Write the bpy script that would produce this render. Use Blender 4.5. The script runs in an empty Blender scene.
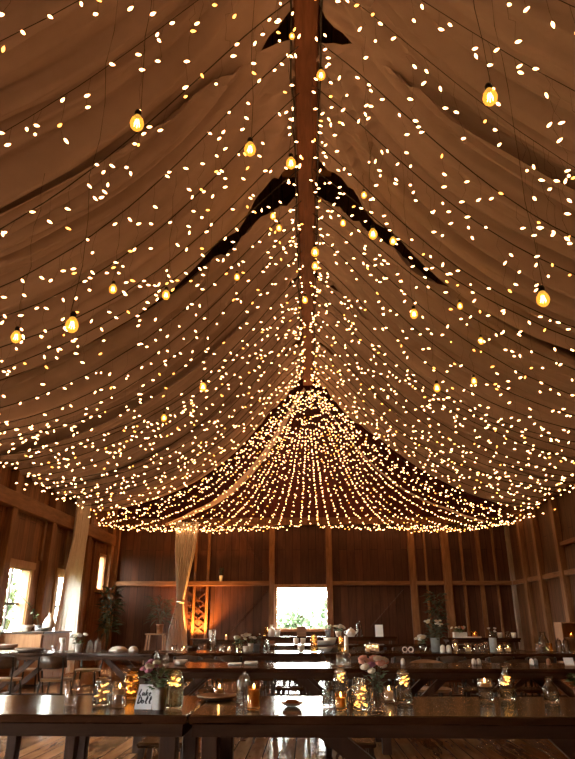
import bpy, bmesh, math, random
from mathutils import Vector, Matrix, noise
random.seed(11)
PI = math.pi
SC = bpy.context.scene
COL = SC.collection
# ------------------------------------------------------------------ camera numbers
FPX, CX, CY = 620.0, 287.5, 379.5
TH, PS, ZC = math.radians(21.36), math.radians(1.85), 1.174
TZ = 0.75
ct, st, cp, sp = math.cos(TH), math.sin(TH), math.cos(PS), math.sin(PS)
def ray(px, py):
    r = (px - CX) / FPX; v = (CY - py) / FPX
    fw = ct - v * st; up = st + v * ct
    return Vector((r * cp - fw * sp, fw * cp + r * sp, up))
def at_y(px, py, Y):
    d = ray(px, py); s = Y / d.y
    return Vector((d.x * s, Y, ZC + d.z * s))
def at_z(px, py, z):
    d = ray(px, py); s = (z - ZC) / d.z
    return Vector((d.x * s, d.y * s, z))
def x_at(px, Y, z):
    # solve for X at given Y,z
    a, b = -8.0, 8.0
    for _ in range(50):
        X = (a + b) / 2
        u = (X * cp + Y * sp); w = (Y * cp - X * sp); dep = w * ct + (z - ZC) * st
        if CX + FPX * u / dep < px: a = X
        else: b = X
    return X
# ------------------------------------------------------------------ object helpers
def mesh_obj(name, bm, mat, parent=None, smooth=False, loc=None):
    me = bpy.data.meshes.new(name)
    bm.normal_update()
    if smooth:
        for f in bm.faces: f.smooth = True
    bm.to_mesh(me); bm.free()
    if mat is not None:
        for m in (mat if isinstance(mat, (list, tuple)) else [mat]): me.materials.append(m)
    o = bpy.data.objects.new(name, me); COL.objects.link(o)
    if loc is not None: o.location = loc
    if parent is not None: o.parent = parent
    return o
def tag(o, label=None, cat=None, group=None, kind=None):
    if label: o['label'] = label
    if cat: o['category'] = cat
    if group: o['group'] = group
    if kind: o['kind'] = kind
    return o
def thing(name, label, cat, loc=(0, 0, 0), rz=0.0, group=None):
    o = bpy.data.objects.new(name, None); COL.objects.link(o)
    o.empty_display_size = 0.1
    o.location = loc; o.rotation_euler = (0, 0, rz)
    return tag(o, label, cat, group)
def struct(name, bm, mat, parent=None, smooth=False):
    o = mesh_obj(name, bm, mat, parent, smooth)
    if parent is None: o['kind'] = 'structure'
    return o
KIDS = {}
def dup(root, loc, rz, label=None, group=None):
    r = root.copy(); COL.objects.link(r); r.location = loc; r.rotation_euler = (0, 0, rz)
    if label: r['label'] = label
    if group: r['group'] = group
    for ch in [o for o in root.children]:
        c = ch.copy(); COL.objects.link(c); c.parent = r
        for g in ch.children:
            d = g.copy(); COL.objects.link(d); d.parent = c
    return r
# ------------------------------------------------------------------ bmesh helpers
def box(bm, x0, x1, y0, y1, z0, z1, bev=0.0):
    vs = [bm.verts.new((x, y, z)) for z in (z0, z1) for y in (y0, y1) for x in (x0, x1)]
    fs = [(0, 2, 3, 1), (4, 5, 7, 6), (0, 1, 5, 4), (2, 6, 7, 3), (0, 4, 6, 2), (1, 3, 7, 5)]
    fl = [bm.faces.new([vs[i] for i in f]) for f in fs]
    if bev > 0:
        es = list({e for f in fl for e in f.edges})
        bmesh.ops.bevel(bm, geom=es, offset=bev, segments=1, affect='EDGES')
    return bm
def BX(*a, **k): return box(bmesh.new(), *a, **k)
def bar(bm, a, b, w, h, up=(0, 0, 1), w2=None, h2=None):
    """a squared timber from a to b, w across, h along up"""
    a = Vector(a); b = Vector(b); d = (b - a).normalized(); up = Vector(up)
    s = d.cross(up)
    if s.length < 1e-4: s = d.cross(Vector((0, 1, 0)))
    s.normalize(); u = s.cross(d).normalized()
    w2 = w if w2 is None else w2; h2 = h if h2 is None else h2
    v = []
    for p, ww, hh in ((a, w, h), (b, w2, h2)):
        for i, j in ((-1, -1), (1, -1), (1, 1), (-1, 1)):
            v.append(bm.verts.new(p + s * (i * ww / 2) + u * (j * hh / 2)))
    for f in ((3, 2, 1, 0), (4, 5, 6, 7), (0, 1, 5, 4), (1, 2, 6, 5), (2, 3, 7, 6), (3, 0, 4, 7)):
        bm.faces.new([v[i] for i in f])
    return bm
def tube(bm, pts, rad, n=6, cap=True):
    pts = [Vector(p) for p in pts]
    rings = []
    for i, p in enumerate(pts):
        d = (pts[min(i + 1, len(pts) - 1)] - pts[max(i - 1, 0)])
        if d.length < 1e-9: d = Vector((0, 0, 1))
        d.normalize()
        r = rad[i] if isinstance(rad, (list, tuple)) else rad
        s = d.cross(Vector((0, 0, 1)))
        if s.length < 1e-3: s = d.cross(Vector((0, 1, 0)))
        s.normalize(); u = s.cross(d)
        rings.append([bm.verts.new(p + (s * math.cos(2 * PI * k / n) + u * math.sin(2 * PI * k / n)) * r) for k in range(n)])
    for a, b in zip(rings, rings[1:]):
        for k in range(n): bm.faces.new((a[k], a[(k + 1) % n], b[(k + 1) % n], b[k]))
    if cap and n > 2:
        bm.faces.new(rings[0][::-1]); bm.faces.new(rings[-1])
    return bm
def lathe(bm, prof, n=20, c=(0, 0, 0)):
    """profile of (r,z); r=0 closes with a pole"""
    c = Vector(c); rings = []
    for r, z in prof:
        if r < 1e-6: rings.append([bm.verts.new(c + Vector((0, 0, z)))])
        else: rings.append([bm.verts.new(c + Vector((r * math.cos(2 * PI * k / n), r * math.sin(2 * PI * k / n), z))) for k in range(n)])
    for a, b in zip(rings, rings[1:]):
        for k in range(n):
            k2 = (k + 1) % n
            if len(a) == 1 and len(b) == 1: continue
            if len(a) == 1: bm.faces.new((a[0], b[k2], b[k]))
            elif len(b) == 1: bm.faces.new((a[k], a[k2], b[0]))
            else: bm.faces.new((a[k], a[k2], b[k2], b[k]))
    return bm
def LA(prof, n=20, c=(0, 0, 0)): return lathe(bmesh.new(), prof, n, c)
# ------------------------------------------------------------------ materials
def base_mat(name):
    m = bpy.data.materials.new(name); m.use_nodes = True
    nt = m.node_tree; nt.nodes.clear()
    out = nt.nodes.new('ShaderNodeOutputMaterial')
    return m, nt, out
def N(nt, t, **kw):
    n = nt.nodes.new(t)
    for k, v in kw.items():
        if k in n.inputs.keys() if hasattr(n.inputs, 'keys') else False: n.inputs[k].default_value = v
        else: setattr(n, k, v)
    return n
def c4(c): return (c[0], c[1], c[2], 1.0)
def wood(name, c1, c2, rough=0.5, axis='X', scale=3.0, plank=None, spec=0.4, bump=0.15, knots=0.0):
    """grain along axis; plank=(length,width) adds board joints; object space"""
    m, nt, out = base_mat(name); L = nt.links.new
    tc = N(nt, 'ShaderNodeTexCoord')
    mp = N(nt, 'ShaderNodeMapping')
    s = {'X': (0.12, 1, 1), 'Y': (1, 0.12, 1), 'Z': (1, 1, 0.12)}[axis]
    mp.inputs['Scale'].default_value = [q * scale for q in s]
    L(tc.outputs['Object'], mp.inputs['Vector'])
    ns = N(nt, 'ShaderNodeTexNoise'); ns.inputs['Scale'].default_value = 4.0; ns.inputs['Detail'].default_value = 6; ns.inputs['Roughness'].default_value = 0.65
    ns.inputs['Distortion'].default_value = 0.6
    L(mp.outputs['Vector'], ns.inputs['Vector'])
    rp = N(nt, 'ShaderNodeValToRGB'); rp.color_ramp.elements[0].position = 0.32; rp.color_ramp.elements[1].position = 0.7
    rp.color_ramp.elements[0].color = c4(c1); rp.color_ramp.elements[1].color = c4(c2)
    L(ns.outputs['Fac'], rp.inputs['Fac'])
    col = rp.outputs['Color']; hgt = ns.outputs['Fac']
    if plank:
        m2 = N(nt, 'ShaderNodeMapping')
        # brick texture runs bricks along its x, rows along its y
        if axis == 'X': m2.inputs['Rotation'].default_value = (0, 0, 0)
        cmb = N(nt, 'ShaderNodeCombineXYZ'); sx = N(nt, 'ShaderNodeSeparateXYZ')
        L(tc.outputs['Object'], sx.inputs['Vector'])
        order = plank[2]
        L(sx.outputs[order[0]], cmb.inputs['X']); L(sx.outputs[order[1]], cmb.inputs['Y'])
        br = N(nt, 'ShaderNodeTexBrick'); br.offset = 0.37
        br.inputs['Color1'].default_value = (0.72, 0.72, 0.72, 1); br.inputs['Color2'].default_value = (1.15, 1.1, 1.05, 1)
        br.inputs['Mortar'].default_value = (0.12, 0.1, 0.09, 1)
        br.inputs['Scale'].default_value = 1.0; br.inputs['Mortar Size'].default_value = 0.006; br.inputs['Mortar Smooth'].default_value = 0.2
        br.inputs['Brick Width'].default_value = plank[0]; br.inputs['Row Height'].default_value = plank[1]
        L(cmb.outputs['Vector'], br.inputs['Vector'])
        mx = N(nt, 'ShaderNodeMixRGB'); mx.blend_type = 'MULTIPLY'; mx.inputs['Fac'].default_value = 1.0
        L(col, mx.inputs['Color1']); L(br.outputs['Color'], mx.inputs['Color2']); col = mx.outputs['Color']
    # large soft wear
    n2 = N(nt, 'ShaderNodeTexNoise'); n2.inputs['Scale'].default_value = 1.3; n2.inputs['Detail'].default_value = 3
    L(tc.outputs['Object'], n2.inputs['Vector'])
    mr = N(nt, 'ShaderNodeMapRange'); mr.inputs['To Min'].default_value = 0.7; mr.inputs['To Max'].default_value = 1.25
    L(n2.outputs['Fac'], mr.inputs['Value'])
    mx2 = N(nt, 'ShaderNodeMixRGB'); mx2.blend_type = 'MULTIPLY'; mx2.inputs['Fac'].default_value = 1.0
    L(col, mx2.inputs['Color1']); L(mr.outputs['Result'], mx2.inputs['Color2']); col = mx2.outputs['Color']
    bs = N(nt, 'ShaderNodeBsdfPrincipled'); bs.inputs['Roughness'].default_value = rough
    bs.inputs['Specular IOR Level'].default_value = spec
    L(col, bs.inputs['Base Color'])
    bp = N(nt, 'ShaderNodeBump'); bp.inputs['Strength'].default_value = bump; bp.inputs['Distance'].default_value = 0.01
    L(hgt, bp.inputs['Height']); L(bp.outputs['Normal'], bs.inputs['Normal'])
    L(bs.outputs['BSDF'], out.inputs['Surface'])
    return m
def plain(name, c, rough=0.5, metal=0.0, spec=0.5, var=0.12, nscale=20.0, trans=0.0):
    m, nt, out = base_mat(name); L = nt.links.new
    bs = N(nt, 'ShaderNodeBsdfPrincipled'); bs.inputs['Roughness'].default_value = rough; bs.inputs['Metallic'].default_value = metal
    bs.inputs['Specular IOR Level'].default_value = spec
    tc = N(nt, 'ShaderNodeTexCoord'); ns = N(nt, 'ShaderNodeTexNoise'); ns.inputs['Scale'].default_value = nscale; ns.inputs['Detail'].default_value = 4
    L(tc.outputs['Object'], ns.inputs['Vector'])
    rp = N(nt, 'ShaderNodeValToRGB')
    rp.color_ramp.elements[0].position = 0.3; rp.color_ramp.elements[1].position = 0.7
    rp.color_ramp.elements[0].color = c4([q * (1 - var) for q in c]); rp.color_ramp.elements[1].color = c4([min(1, q * (1 + var)) for q in c])
    L(ns.outputs['Fac'], rp.inputs['Fac']); L(rp.outputs['Color'], bs.inputs['Base Color'])
    if trans > 0:
        tr = N(nt, 'ShaderNodeBsdfTranslucent'); L(rp.outputs['Color'], tr.inputs['Color'])
        mx = N(nt, 'ShaderNodeMixShader'); mx.inputs['Fac'].default_value = trans
        L(bs.outputs['BSDF'], mx.inputs[1]); L(tr.outputs['BSDF'], mx.inputs[2]); L(mx.outputs['Shader'], out.inputs['Surface'])
    else: L(bs.outputs['BSDF'], out.inputs['Surface'])
    return m
def emit(name, c, s):
    m, nt, out = base_mat(name)
    e = N(nt, 'ShaderNodeEmission'); e.inputs['Color'].default_value = c4(c); e.inputs['Strength'].default_value = s
    nt.links.new(e.outputs['Emission'], out.inputs['Surface'])
    return m
def glass(name, tint=(1, 1, 1), edge=0.9, base=0.09, rough=0.03, glow=None):
    """thin clear glass: see-through face on, mirror-like towards the rim"""
    m, nt, out = base_mat(name); L = nt.links.new
    t = N(nt, 'ShaderNodeBsdfTransparent'); t.inputs['Color'].default_value = c4(tint)
    g = N(nt, 'ShaderNodeBsdfGlossy'); g.inputs['Roughness'].default_value = rough; g.inputs['Color'].default_value = c4([min(1, q * 1.05) for q in tint])
    lw = N(nt, 'ShaderNodeLayerWeight'); lw.inputs['Blend'].default_value = 0.35
    pw = N(nt, 'ShaderNodeMath', operation='POWER'); pw.inputs[1].default_value = 2.2; L(lw.outputs['Facing'], pw.inputs[0])
    ma = N(nt, 'ShaderNodeMath', operation='MULTIPLY_ADD'); ma.inputs[1].default_value = edge; ma.inputs[2].default_value = base
    L(pw.outputs[0], ma.inputs[0])
    ns = N(nt, 'ShaderNodeTexNoise'); ns.inputs['Scale'].default_value = 30; tc = N(nt, 'ShaderNodeTexCoord'); L(tc.outputs['Object'], ns.inputs['Vector'])
    bp = N(nt, 'ShaderNodeBump'); bp.inputs['Strength'].default_value = 0.12; bp.inputs['Distance'].default_value = 0.004; L(ns.outputs['Fac'], bp.inputs['Height'])
    L(bp.outputs['Normal'], g.inputs['Normal'])
    mx = N(nt, 'ShaderNodeMixShader'); L(ma.outputs[0], mx.inputs['Fac']); L(t.outputs['BSDF'], mx.inputs[1]); L(g.outputs['BSDF'], mx.inputs[2])
    last = mx.outputs['Shader']
    if glow:
        e = N(nt, 'ShaderNodeEmission'); e.inputs['Color'].default_value = c4(glow[0]); e.inputs['Strength'].default_value = glow[1]
        ad = N(nt, 'ShaderNodeAddShader'); L(last, ad.inputs[0]); L(e.outputs['Emission'], ad.inputs[1]); last = ad.outputs['Shader']
    L(last, out.inputs['Surface'])
    return m

def clear_glass(name, tint=(1, 1, 1), ior=1.42, k=.35):
    m, nt, out = base_mat(name); L = nt.links.new
    g = N(nt, 'ShaderNodeBsdfGlass'); g.inputs['Color'].default_value = c4(tint); g.inputs['IOR'].default_value = ior; g.inputs['Roughness'].default_value = 0.0
    t = N(nt, 'ShaderNodeBsdfTransparent'); t.inputs['Color'].default_value = c4(tint)
    ns = N(nt, 'ShaderNodeTexNoise'); ns.inputs['Scale'].default_value = 25; tc = N(nt, 'ShaderNodeTexCoord'); L(tc.outputs['Object'], ns.inputs['Vector'])
    bp = N(nt, 'ShaderNodeBump'); bp.inputs['Strength'].default_value = 0.10; bp.inputs['Distance'].default_value = 0.004; L(ns.outputs['Fac'], bp.inputs['Height'])
    L(bp.outputs['Normal'], g.inputs['Normal'])
    mx = N(nt, 'ShaderNodeMixShader'); mx.inputs['Fac'].default_value = k
    L(g.outputs['BSDF'], mx.inputs[1]); L(t.outputs['BSDF'], mx.inputs[2]); L(mx.outputs['Shader'], out.inputs['Surface'])
    return m
M = {}
M['fabric'] = plain('draped_fabric', (0.46, 0.362, 0.322), 0.9, spec=0.1, var=0.04, nscale=6, trans=0.15)
M['curtain'] = plain('curtain_fabric', (0.93, 0.88, 0.82), 0.9, spec=0.1, var=0.05, nscale=8, trans=0.2)
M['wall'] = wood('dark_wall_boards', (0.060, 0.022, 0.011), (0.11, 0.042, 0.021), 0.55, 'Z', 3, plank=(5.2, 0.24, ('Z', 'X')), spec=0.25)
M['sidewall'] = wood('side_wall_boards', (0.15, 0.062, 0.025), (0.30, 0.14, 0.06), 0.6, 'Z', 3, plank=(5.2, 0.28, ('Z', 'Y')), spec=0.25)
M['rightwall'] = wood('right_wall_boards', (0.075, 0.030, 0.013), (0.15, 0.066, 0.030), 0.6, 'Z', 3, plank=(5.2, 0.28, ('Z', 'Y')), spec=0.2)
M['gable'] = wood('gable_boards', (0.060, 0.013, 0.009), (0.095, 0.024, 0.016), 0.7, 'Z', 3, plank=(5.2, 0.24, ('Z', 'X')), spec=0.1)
M['roof'] = wood('roof_boards', (0.10, 0.045, 0.024), (0.18, 0.085, 0.042), 0.75, 'Y', 3, plank=(4.0, 0.22, ('Y', 'X')), spec=0.15)
M['timber'] = wood('timber_frame', (0.15, 0.068, 0.030), (0.30, 0.145, 0.062), 0.6, 'Z', 4, spec=0.25)
M['ridgewood'] = wood('ridge_timber', (0.11, 0.04, 0.018), (0.22, 0.085, 0.04), 0.6, 'Y', 4, spec=0.25)
M['timber_x'] = wood('timber_rail', (0.15, 0.068, 0.030), (0.30, 0.145, 0.062), 0.6, 'X', 4, spec=0.25)
M['timber_y'] = wood('timber_plate', (0.15, 0.068, 0.030), (0.29, 0.135, 0.058), 0.6, 'Y', 4, spec=0.25)
M['grey_post'] = wood('weathered_post', (0.22, 0.16, 0.12), (0.36, 0.27, 0.2), 0.6, 'Z', 4, spec=0.25)
M['pale_frame'] = wood('window_timber', (0.34, 0.17, 0.07), (0.52, 0.29, 0.13), 0.55, 'Z', 4, spec=0.3)
M['floor'] = wood('plank_floor', (0.33, 0.16, 0.07), (0.56, 0.31, 0.15), 0.19, 'Y', 3, plank=(3.2, 0.15, ('Y', 'X')), spec=0.5, bump=0.08)
M['table'] = wood('dark_table_wood', (0.024, 0.010, 0.005), (0.050, 0.021, 0.010), 0.17, 'X', 4, plank=(6.0, 0.23, ('X', 'Y')), spec=0.38, bump=0.05)
M['tableleg'] = wood('table_leg_wood', (0.035, 0.016, 0.008), (0.07, 0.03, 0.015), 0.5, 'Z', 4, spec=0.3)
M['apron'] = wood('table_apron_wood', (0.028, 0.012, 0.006), (0.055, 0.024, 0.012), 0.6, 'X', 4, spec=0.12)
M['oak'] = wood('oak_seat', (0.20, 0.10, 0.045), (0.34, 0.19, 0.09), 0.28, 'X', 6, spec=0.5, bump=0.05)
M['darkseat'] = wood('dark_polished_seat', (0.035, 0.018, 0.01), (0.08, 0.04, 0.02), 0.22, 'X', 6, spec=0.6, bump=0.03)
M['chairdark'] = wood('dark_chair_wood', (0.035, 0.018, 0.01), (0.07, 0.035, 0.018), 0.4, 'Z', 6, spec=0.4)
M['cabinet'] = wood('cabinet_wood', (0.26, 0.12, 0.05), (0.42, 0.21, 0.09), 0.5, 'Z', 4, spec=0.3)
M['slab'] = wood('dark_slab', (0.05, 0.03, 0.02), (0.1, 0.06, 0.04), 0.3, 'Y', 4)
M['box'] = wood('crate_wood', (0.19, 0.085, 0.035), (0.33, 0.165, 0.075), 0.5, 'X', 8)
M['iron'] = plain('dark_iron', (0.03, 0.026, 0.022), 0.4, metal=0.8)
M['cable'] = plain('dark_cable', (0.018, 0.011, 0.008), 0.6, var=0.05)
M['wire'] = plain('thin_wire', (0.06, 0.035, 0.02), 0.5, var=0.05)
M['copper'] = plain('copper_wire', (0.5, 0.25, 0.12), 0.35, metal=0.9)
M['glass'] = clear_glass('clear_glass', (.98, 1, .99))
M['green_glass'] = clear_glass('aqua_glass', (0.95, 0.98, 0.92))
M['amber_glass'] = clear_glass('amber_glass', (1.0, 0.84, 0.60))
M['thin_glass'] = glass('thin_clear_glass', (1, 1, 1), 0.95, 0.10)
M['thin_amber'] = glass('thin_amber_glass', (1.0, 0.80, 0.52), 0.8, 0.10)
M['pane'] = glass('window_pane', (0.97, 1, 0.98), 0.3, 0.03, 0.0)
M['globe'] = glass('amber_bulb_glass', (1.0, 0.62, 0.2), 0.5, 0.05, glow=((1.0, 0.50, 0.07), 0.75))
M['filament'] = emit('bulb_filament', (1.0, 0.62, 0.22), 60)
M['fairy'] = emit('fairy_bulb', (1.0, 0.46, 0.17), 14)
M['fairy_dim'] = emit('fairy_bulb_amber', (1.0, 0.36, 0.06), 7)
M['jarlight'] = emit('jar_fairy_bulb', (1.0, 0.46, 0.10), 13)
M['flame'] = emit('candle_flame', (1.0, 0.52, 0.14), 75)
M['wax'] = plain('candle_wax', (0.85, 0.60, 0.36), 0.5, var=0.05, trans=0.5)
M['white'] = plain('white_enamel', (0.78, 0.76, 0.73), 0.35, var=0.03)
M['porcelain'] = plain('porcelain', (0.80, 0.74, 0.66), 0.3, var=0.03)
M['linen'] = plain('white_linen', (0.82, 0.79, 0.75), 0.85, var=0.05)
M['card'] = plain('white_card', (0.85, 0.84, 0.84), 0.7, var=0.02)
M['ink'] = plain('black_ink', (0.015, 0.015, 0.018), 0.6, var=0.0)
M['zinc'] = plain('zinc_bucket', (0.52, 0.52, 0.54), 0.35, metal=0.35, var=0.08)
M['stone'] = plain('grey_stoneware', (0.22, 0.17, 0.13), 0.6)
M['terracotta'] = plain('terracotta', (0.42, 0.20, 0.11), 0.7)
M['brass'] = plain('copper_pot', (0.62, 0.36, 0.2), 0.35, metal=0.6)
M['grey'] = plain('grey_ceramic', (0.30, 0.31, 0.31), 0.5)
M['cork'] = plain('cork_brown', (0.34, 0.14, 0.05), 0.7)
M['leaf'] = plain('green_leaf', (0.10, 0.17, 0.065), 0.5, var=0.35, nscale=9)
M['darkleaf'] = plain('dark_leaf', (0.035, 0.055, 0.026), 0.55, var=0.35, nscale=9)
M['stem'] = plain('plant_stem', (0.09, 0.08, 0.04), 0.7)
M['pink'] = plain('pink_petal', (0.55, 0.22, 0.30), 0.6, var=0.2, trans=0.2)
M['peach'] = plain('peach_petal', (0.75, 0.34, 0.22), 0.6, var=0.2, trans=0.2)
M['cream'] = plain('cream_petal', (0.80, 0.70, 0.52), 0.6, var=0.12, trans=0.2)
M['whitepetal'] = plain('white_petal', (0.82, 0.80, 0.74), 0.6, var=0.08, trans=0.2)
M['lawn'] = plain('lawn', (0.035, 0.05, 0.02), 0.9, var=0.3, nscale=3)
M['bush'] = plain('outdoor_leaf', (0.075, 0.115, 0.055), 0.8, var=0.4, nscale=5, trans=0.3)
M['bark'] = plain('bark', (0.15, 0.1, 0.07), 0.9)
M['lampglow'] = emit('uplight_lens', (1.0, 0.42, 0.09), 30)
M['shade'] = plain('parchment_shade', (0.75, 0.42, 0.2), 0.8, var=0.1, trans=0.6)

# ------------------------------------------------------------------ building shell
WX, WY, WB = 6.25, 20.0, -3.5        # side walls, far wall, wall behind the camera
EAVE, APEX = 4.75, 9.6
struct('floor', BX(-WX - .2, WX + .2, WB - .2, WY + .2, -0.12, 0.0), M['floor'])
# back wall with one window opening
wl = at_y(276, 608, WY); wr = at_y(328.5, 608, WY); wt = at_y(302, 586.5, WY).z; wb = at_y(302, 629.5, WY).z
bm = bmesh.new()
for a in ((-WX, wl.x, 0, 4.25), (wr.x, WX, 0, 4.25), (wl.x, wr.x, 0, wb), (wl.x, wr.x, wt, 4.25)):
    box(bm, a[0], a[1], WY, WY + .14, a[2], a[3])
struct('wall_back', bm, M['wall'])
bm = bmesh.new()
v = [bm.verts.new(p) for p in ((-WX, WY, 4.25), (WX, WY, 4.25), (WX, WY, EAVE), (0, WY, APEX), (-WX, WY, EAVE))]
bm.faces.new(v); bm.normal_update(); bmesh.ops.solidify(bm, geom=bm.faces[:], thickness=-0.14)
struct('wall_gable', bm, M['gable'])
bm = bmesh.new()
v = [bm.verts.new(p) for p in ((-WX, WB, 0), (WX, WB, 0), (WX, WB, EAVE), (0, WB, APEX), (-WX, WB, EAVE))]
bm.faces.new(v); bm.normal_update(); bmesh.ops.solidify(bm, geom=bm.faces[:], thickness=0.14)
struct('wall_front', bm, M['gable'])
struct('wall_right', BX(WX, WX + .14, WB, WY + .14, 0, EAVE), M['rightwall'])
# left wall with windows (y0, y1)
DOOR = (-1.1, .2)
WIN = [(13.25, 14.35), (11.35, 12.45), (8.2, 9.3), (5.2, 6.3), (15.9, 17.0), (18.95, 19.5)]
HIGH = {18.95: (2.05, 3.05)}
WZ0, WZ1 = 0.80, 2.28
ws = sorted(WIN)
bm = bmesh.new(); box(bm, -WX - .14, -WX, WB, DOOR[0], 0, EAVE); box(bm, -WX - .14, -WX, DOOR[0], DOOR[1], 2.5, EAVE); y = DOOR[1]
for a, b in ws:
    q0, q1 = HIGH.get(a, (WZ0, WZ1))
    box(bm, -WX - .14, -WX, y, a, 0, EAVE); box(bm, -WX - .14, -WX, a, b, 0, q0); box(bm, -WX - .14, -WX, a, b, q1, EAVE); y = b
box(bm, -WX - .14, -WX, y, WY + .14, 0, EAVE)
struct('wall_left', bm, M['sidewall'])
# roof slopes
bm = bmesh.new()
for s in (-1, 1):
    v = [bm.verts.new(p) for p in ((s * (WX + .3), WB - .2, EAVE - .2), (s * (WX + .3), WY + .3, EAVE - .2), (0, WY + .3, APEX), (0, WB - .2, APEX))]
    bm.faces.new(v if s < 0 else v[::-1])
bm.normal_update(); bmesh.ops.solidify(bm, geom=bm.faces[:], thickness=0.12)
struct('ceiling', bm, M['roof'])
TN = [0]
def trim(bm, mat):
    TN[0] += 1
    return struct('trim_%d' % TN[0], bm, mat)
# posts and rails on the back wall
yb = WY - .005
def bpost(px, w, d=.14, mat='timber', z1=4.2, py=583, z0=0.0):
    x = at_y(px, py, WY).x
    trim(BX(x - w / 2, x + w / 2, yb - d, yb, z0, z1, bev=.008), M[mat])
railz = at_y(300, 583.5, WY).z
for px, w, mat in ((114, .16, 'timber'), (272, .17, 'timber'), (329.5, .19, 'timber'), (413, .2, 'timber'), (447.5, .24, 'timber'), (515, .26, 'grey_post')):
    bpost(px, w, mat=mat)
for px, w in ((427, .07), (464, .09), (481.5, .13), (497, .07), (208, .09), (195, .08)):
    bpost(px, w, d=.07)
bpost(105, .10, mat='grey_post', z1=4.0)
trim(BX(-WX, wl.x - .06, yb - .12, yb, railz - .07, railz + .07, bev=.008), M['timber_x'])
trim(BX(wr.x + .06, WX, yb - .12, yb, railz - .06, railz + .06, bev=.008), M['timber_x'])
trim(BX(-WX, WX, yb - .22, yb, 4.02, 4.24, bev=.01), M['roof'])
# diagonal braces in the panels of the back wall
def bdiag(p0, p1, w=.09):
    a = at_y(p0[0], p0[1], yb - .03); b = at_y(p1[0], p1[1], yb - .03)
    trim(bar(bmesh.new(), a, b, .05, w, up=(0, 0, 1)), M['wall'])
bdiag((266, 590), (231, 630)); bdiag((366, 531), (338, 572)); bdiag((405, 590), (372, 628)); bdiag((240, 531), (262, 572))
# lattice of narrow diagonal laths in the panel lit by the uplight
for k in range(5):
    bdiag((189, 592 + 10 * k), (207, 606 + 10 * k), .035); bdiag((207, 592 + 10 * k), (189, 606 + 10 * k), .035)
# back window: frame, mullion, panes
def window(n, c, wd, ht, facing, mats=('pale_frame',), depth=.2, bars=(0, 1), arm=.07):
    """c: centre on the inner wall plane; facing 'y' (back wall) or 'x' (left wall)"""
    w = bmesh.new(); h = wd / 2; z0, z1 = c.z - ht / 2, c.z + ht / 2
    def B(bm, a0, a1, d0, d1, q0, q1):
        if facing == 'y': box(bm, c.x + a0, c.x + a1, c.y + d0, c.y + d1, q0, q1, bev=.006)
        else: box(bm, c.x - d1, c.x - d0, c.y + a0, c.y + a1, q0, q1, bev=.006)
    root = struct('window_%d' % n, (lambda b: (B(b, -h, h, .15, .17, z0, z1), b)[1])(bmesh.new()), M['pane'])
    fr = bmesh.new()
    # lining of the opening and a casing around it
    B(fr, -h, -h + .035, -.02, .2, z0, z1); B(fr, h - .035, h, -.02, .2, z0, z1)
    B(fr, -h, h, -.02, .2, z1 - .035, z1); B(fr, -h, h, -.02, .2, z0, z0 + .035)
    mesh_obj('lining', fr, M['pale_frame'], root)
    cs = bmesh.new()
    B(cs, -h - arm * 1.6, -h + .01, -.05, 0, z0 - .05, z1 + .02); B(cs, h - .01, h + arm * 1.6, -.05, 0, z0 - .05, z1 + .02)
    B(cs, -h - arm * 2, h + arm * 2, -.06, 0, z1 - .01, z1 + arm * 2)
    mesh_obj('casing', cs, M['pale_frame'], root)
    sl = bmesh.new(); B(sl, -h - arm * 2, h + arm * 2, -.1, .0, z0 - .06, z0 + .01); mesh_obj('sill', sl, M['pale_frame'], root)
    mu = bmesh.new()
    for k in range(bars[0]):
        a = -h + wd * (k + 1) / (bars[0] + 1); B(mu, a - .015, a + .015, .13, .18, z0, z1)
    for k in range(bars[1]):
        q = z0 + ht * (k + 1) / (bars[1] + 1); B(mu, -h, h, .13, .18, q - .025, q + .025)
    if bars[0] + bars[1]: mesh_obj('glazing_bar', mu, M['iron'], root)
    else: mu.free()
    return root
window(1, Vector(((wl.x + wr.x) / 2, WY, (wt + wb) / 2)), wr.x - wl.x, wt - wb, 'y', bars=(0, 0), arm=.03)
for i, (a, b) in enumerate(WIN):
    q0, q1 = HIGH.get(a, (WZ0, WZ1))
    window(i + 2, Vector((-WX, (a + b) / 2, (q0 + q1) / 2)), b - a, q1 - q0, 'x', bars=(1, 1) if a < 18 else (0, 0), arm=.07 if a < 18 else .02)
# side wall framing
for s in (-1, 1):
    x0 = s * WX; x1 = s * (WX - .2)
    lo, hi = min(x0, x1), max(x0, x1)
    gz = 3.55 if s < 0 else 4.25
    trim(BX(lo, hi, WB, WY, gz - .16, gz + .16, bev=.015), M['timber_y' if s < 0 else 'roof'])
    trim(BX(lo, hi, WB, WY, 4.5, 4.75, bev=.015), M['timber_y'])
LP = [3.2, 7.2, 10.6, 12.85, 15.0, 17.6, 19.75]
for y in LP: trim(BX(-WX, -WX + .17, y - .12, y + .12, 0, 4.6, bev=.012), M['timber'])
for y in (9.9, 11.0, 14.75, 15.4, 16.2, 18.45):
    trim(BX(-WX, -WX + .06, y - .06, y + .06, 2.5 if y < 18 else 0, 3.4, bev=.006), M['timber'])
RP = [3.0, 6.5, 9.8, 12.6, 14.2, 15.9, 17.4, 18.6]
for y in RP: trim(BX(WX - .15, WX, y - .10, y + .10, 0, 4.6, bev=.012), M['timber'])
trim(BX(WX - .1, WX, 14.3, WY, railz - .06, railz + .06, bev=.008), M['timber_y'])
trim(BX(WX - .1, WX, 14.3, 15.8, 2.9, 3.0, bev=.008), M['timber_y'])
for y, z0, z1 in ((10.9, 3.4, 2.6), (8.4, 3.4, 2.6)):
    trim(bar(bmesh.new(), (-WX + .12, y, z0), (-WX + .12, y + .9, z1 - .2), .1, .14, up=(1, 0, 0)), M['timber_y'])
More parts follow.
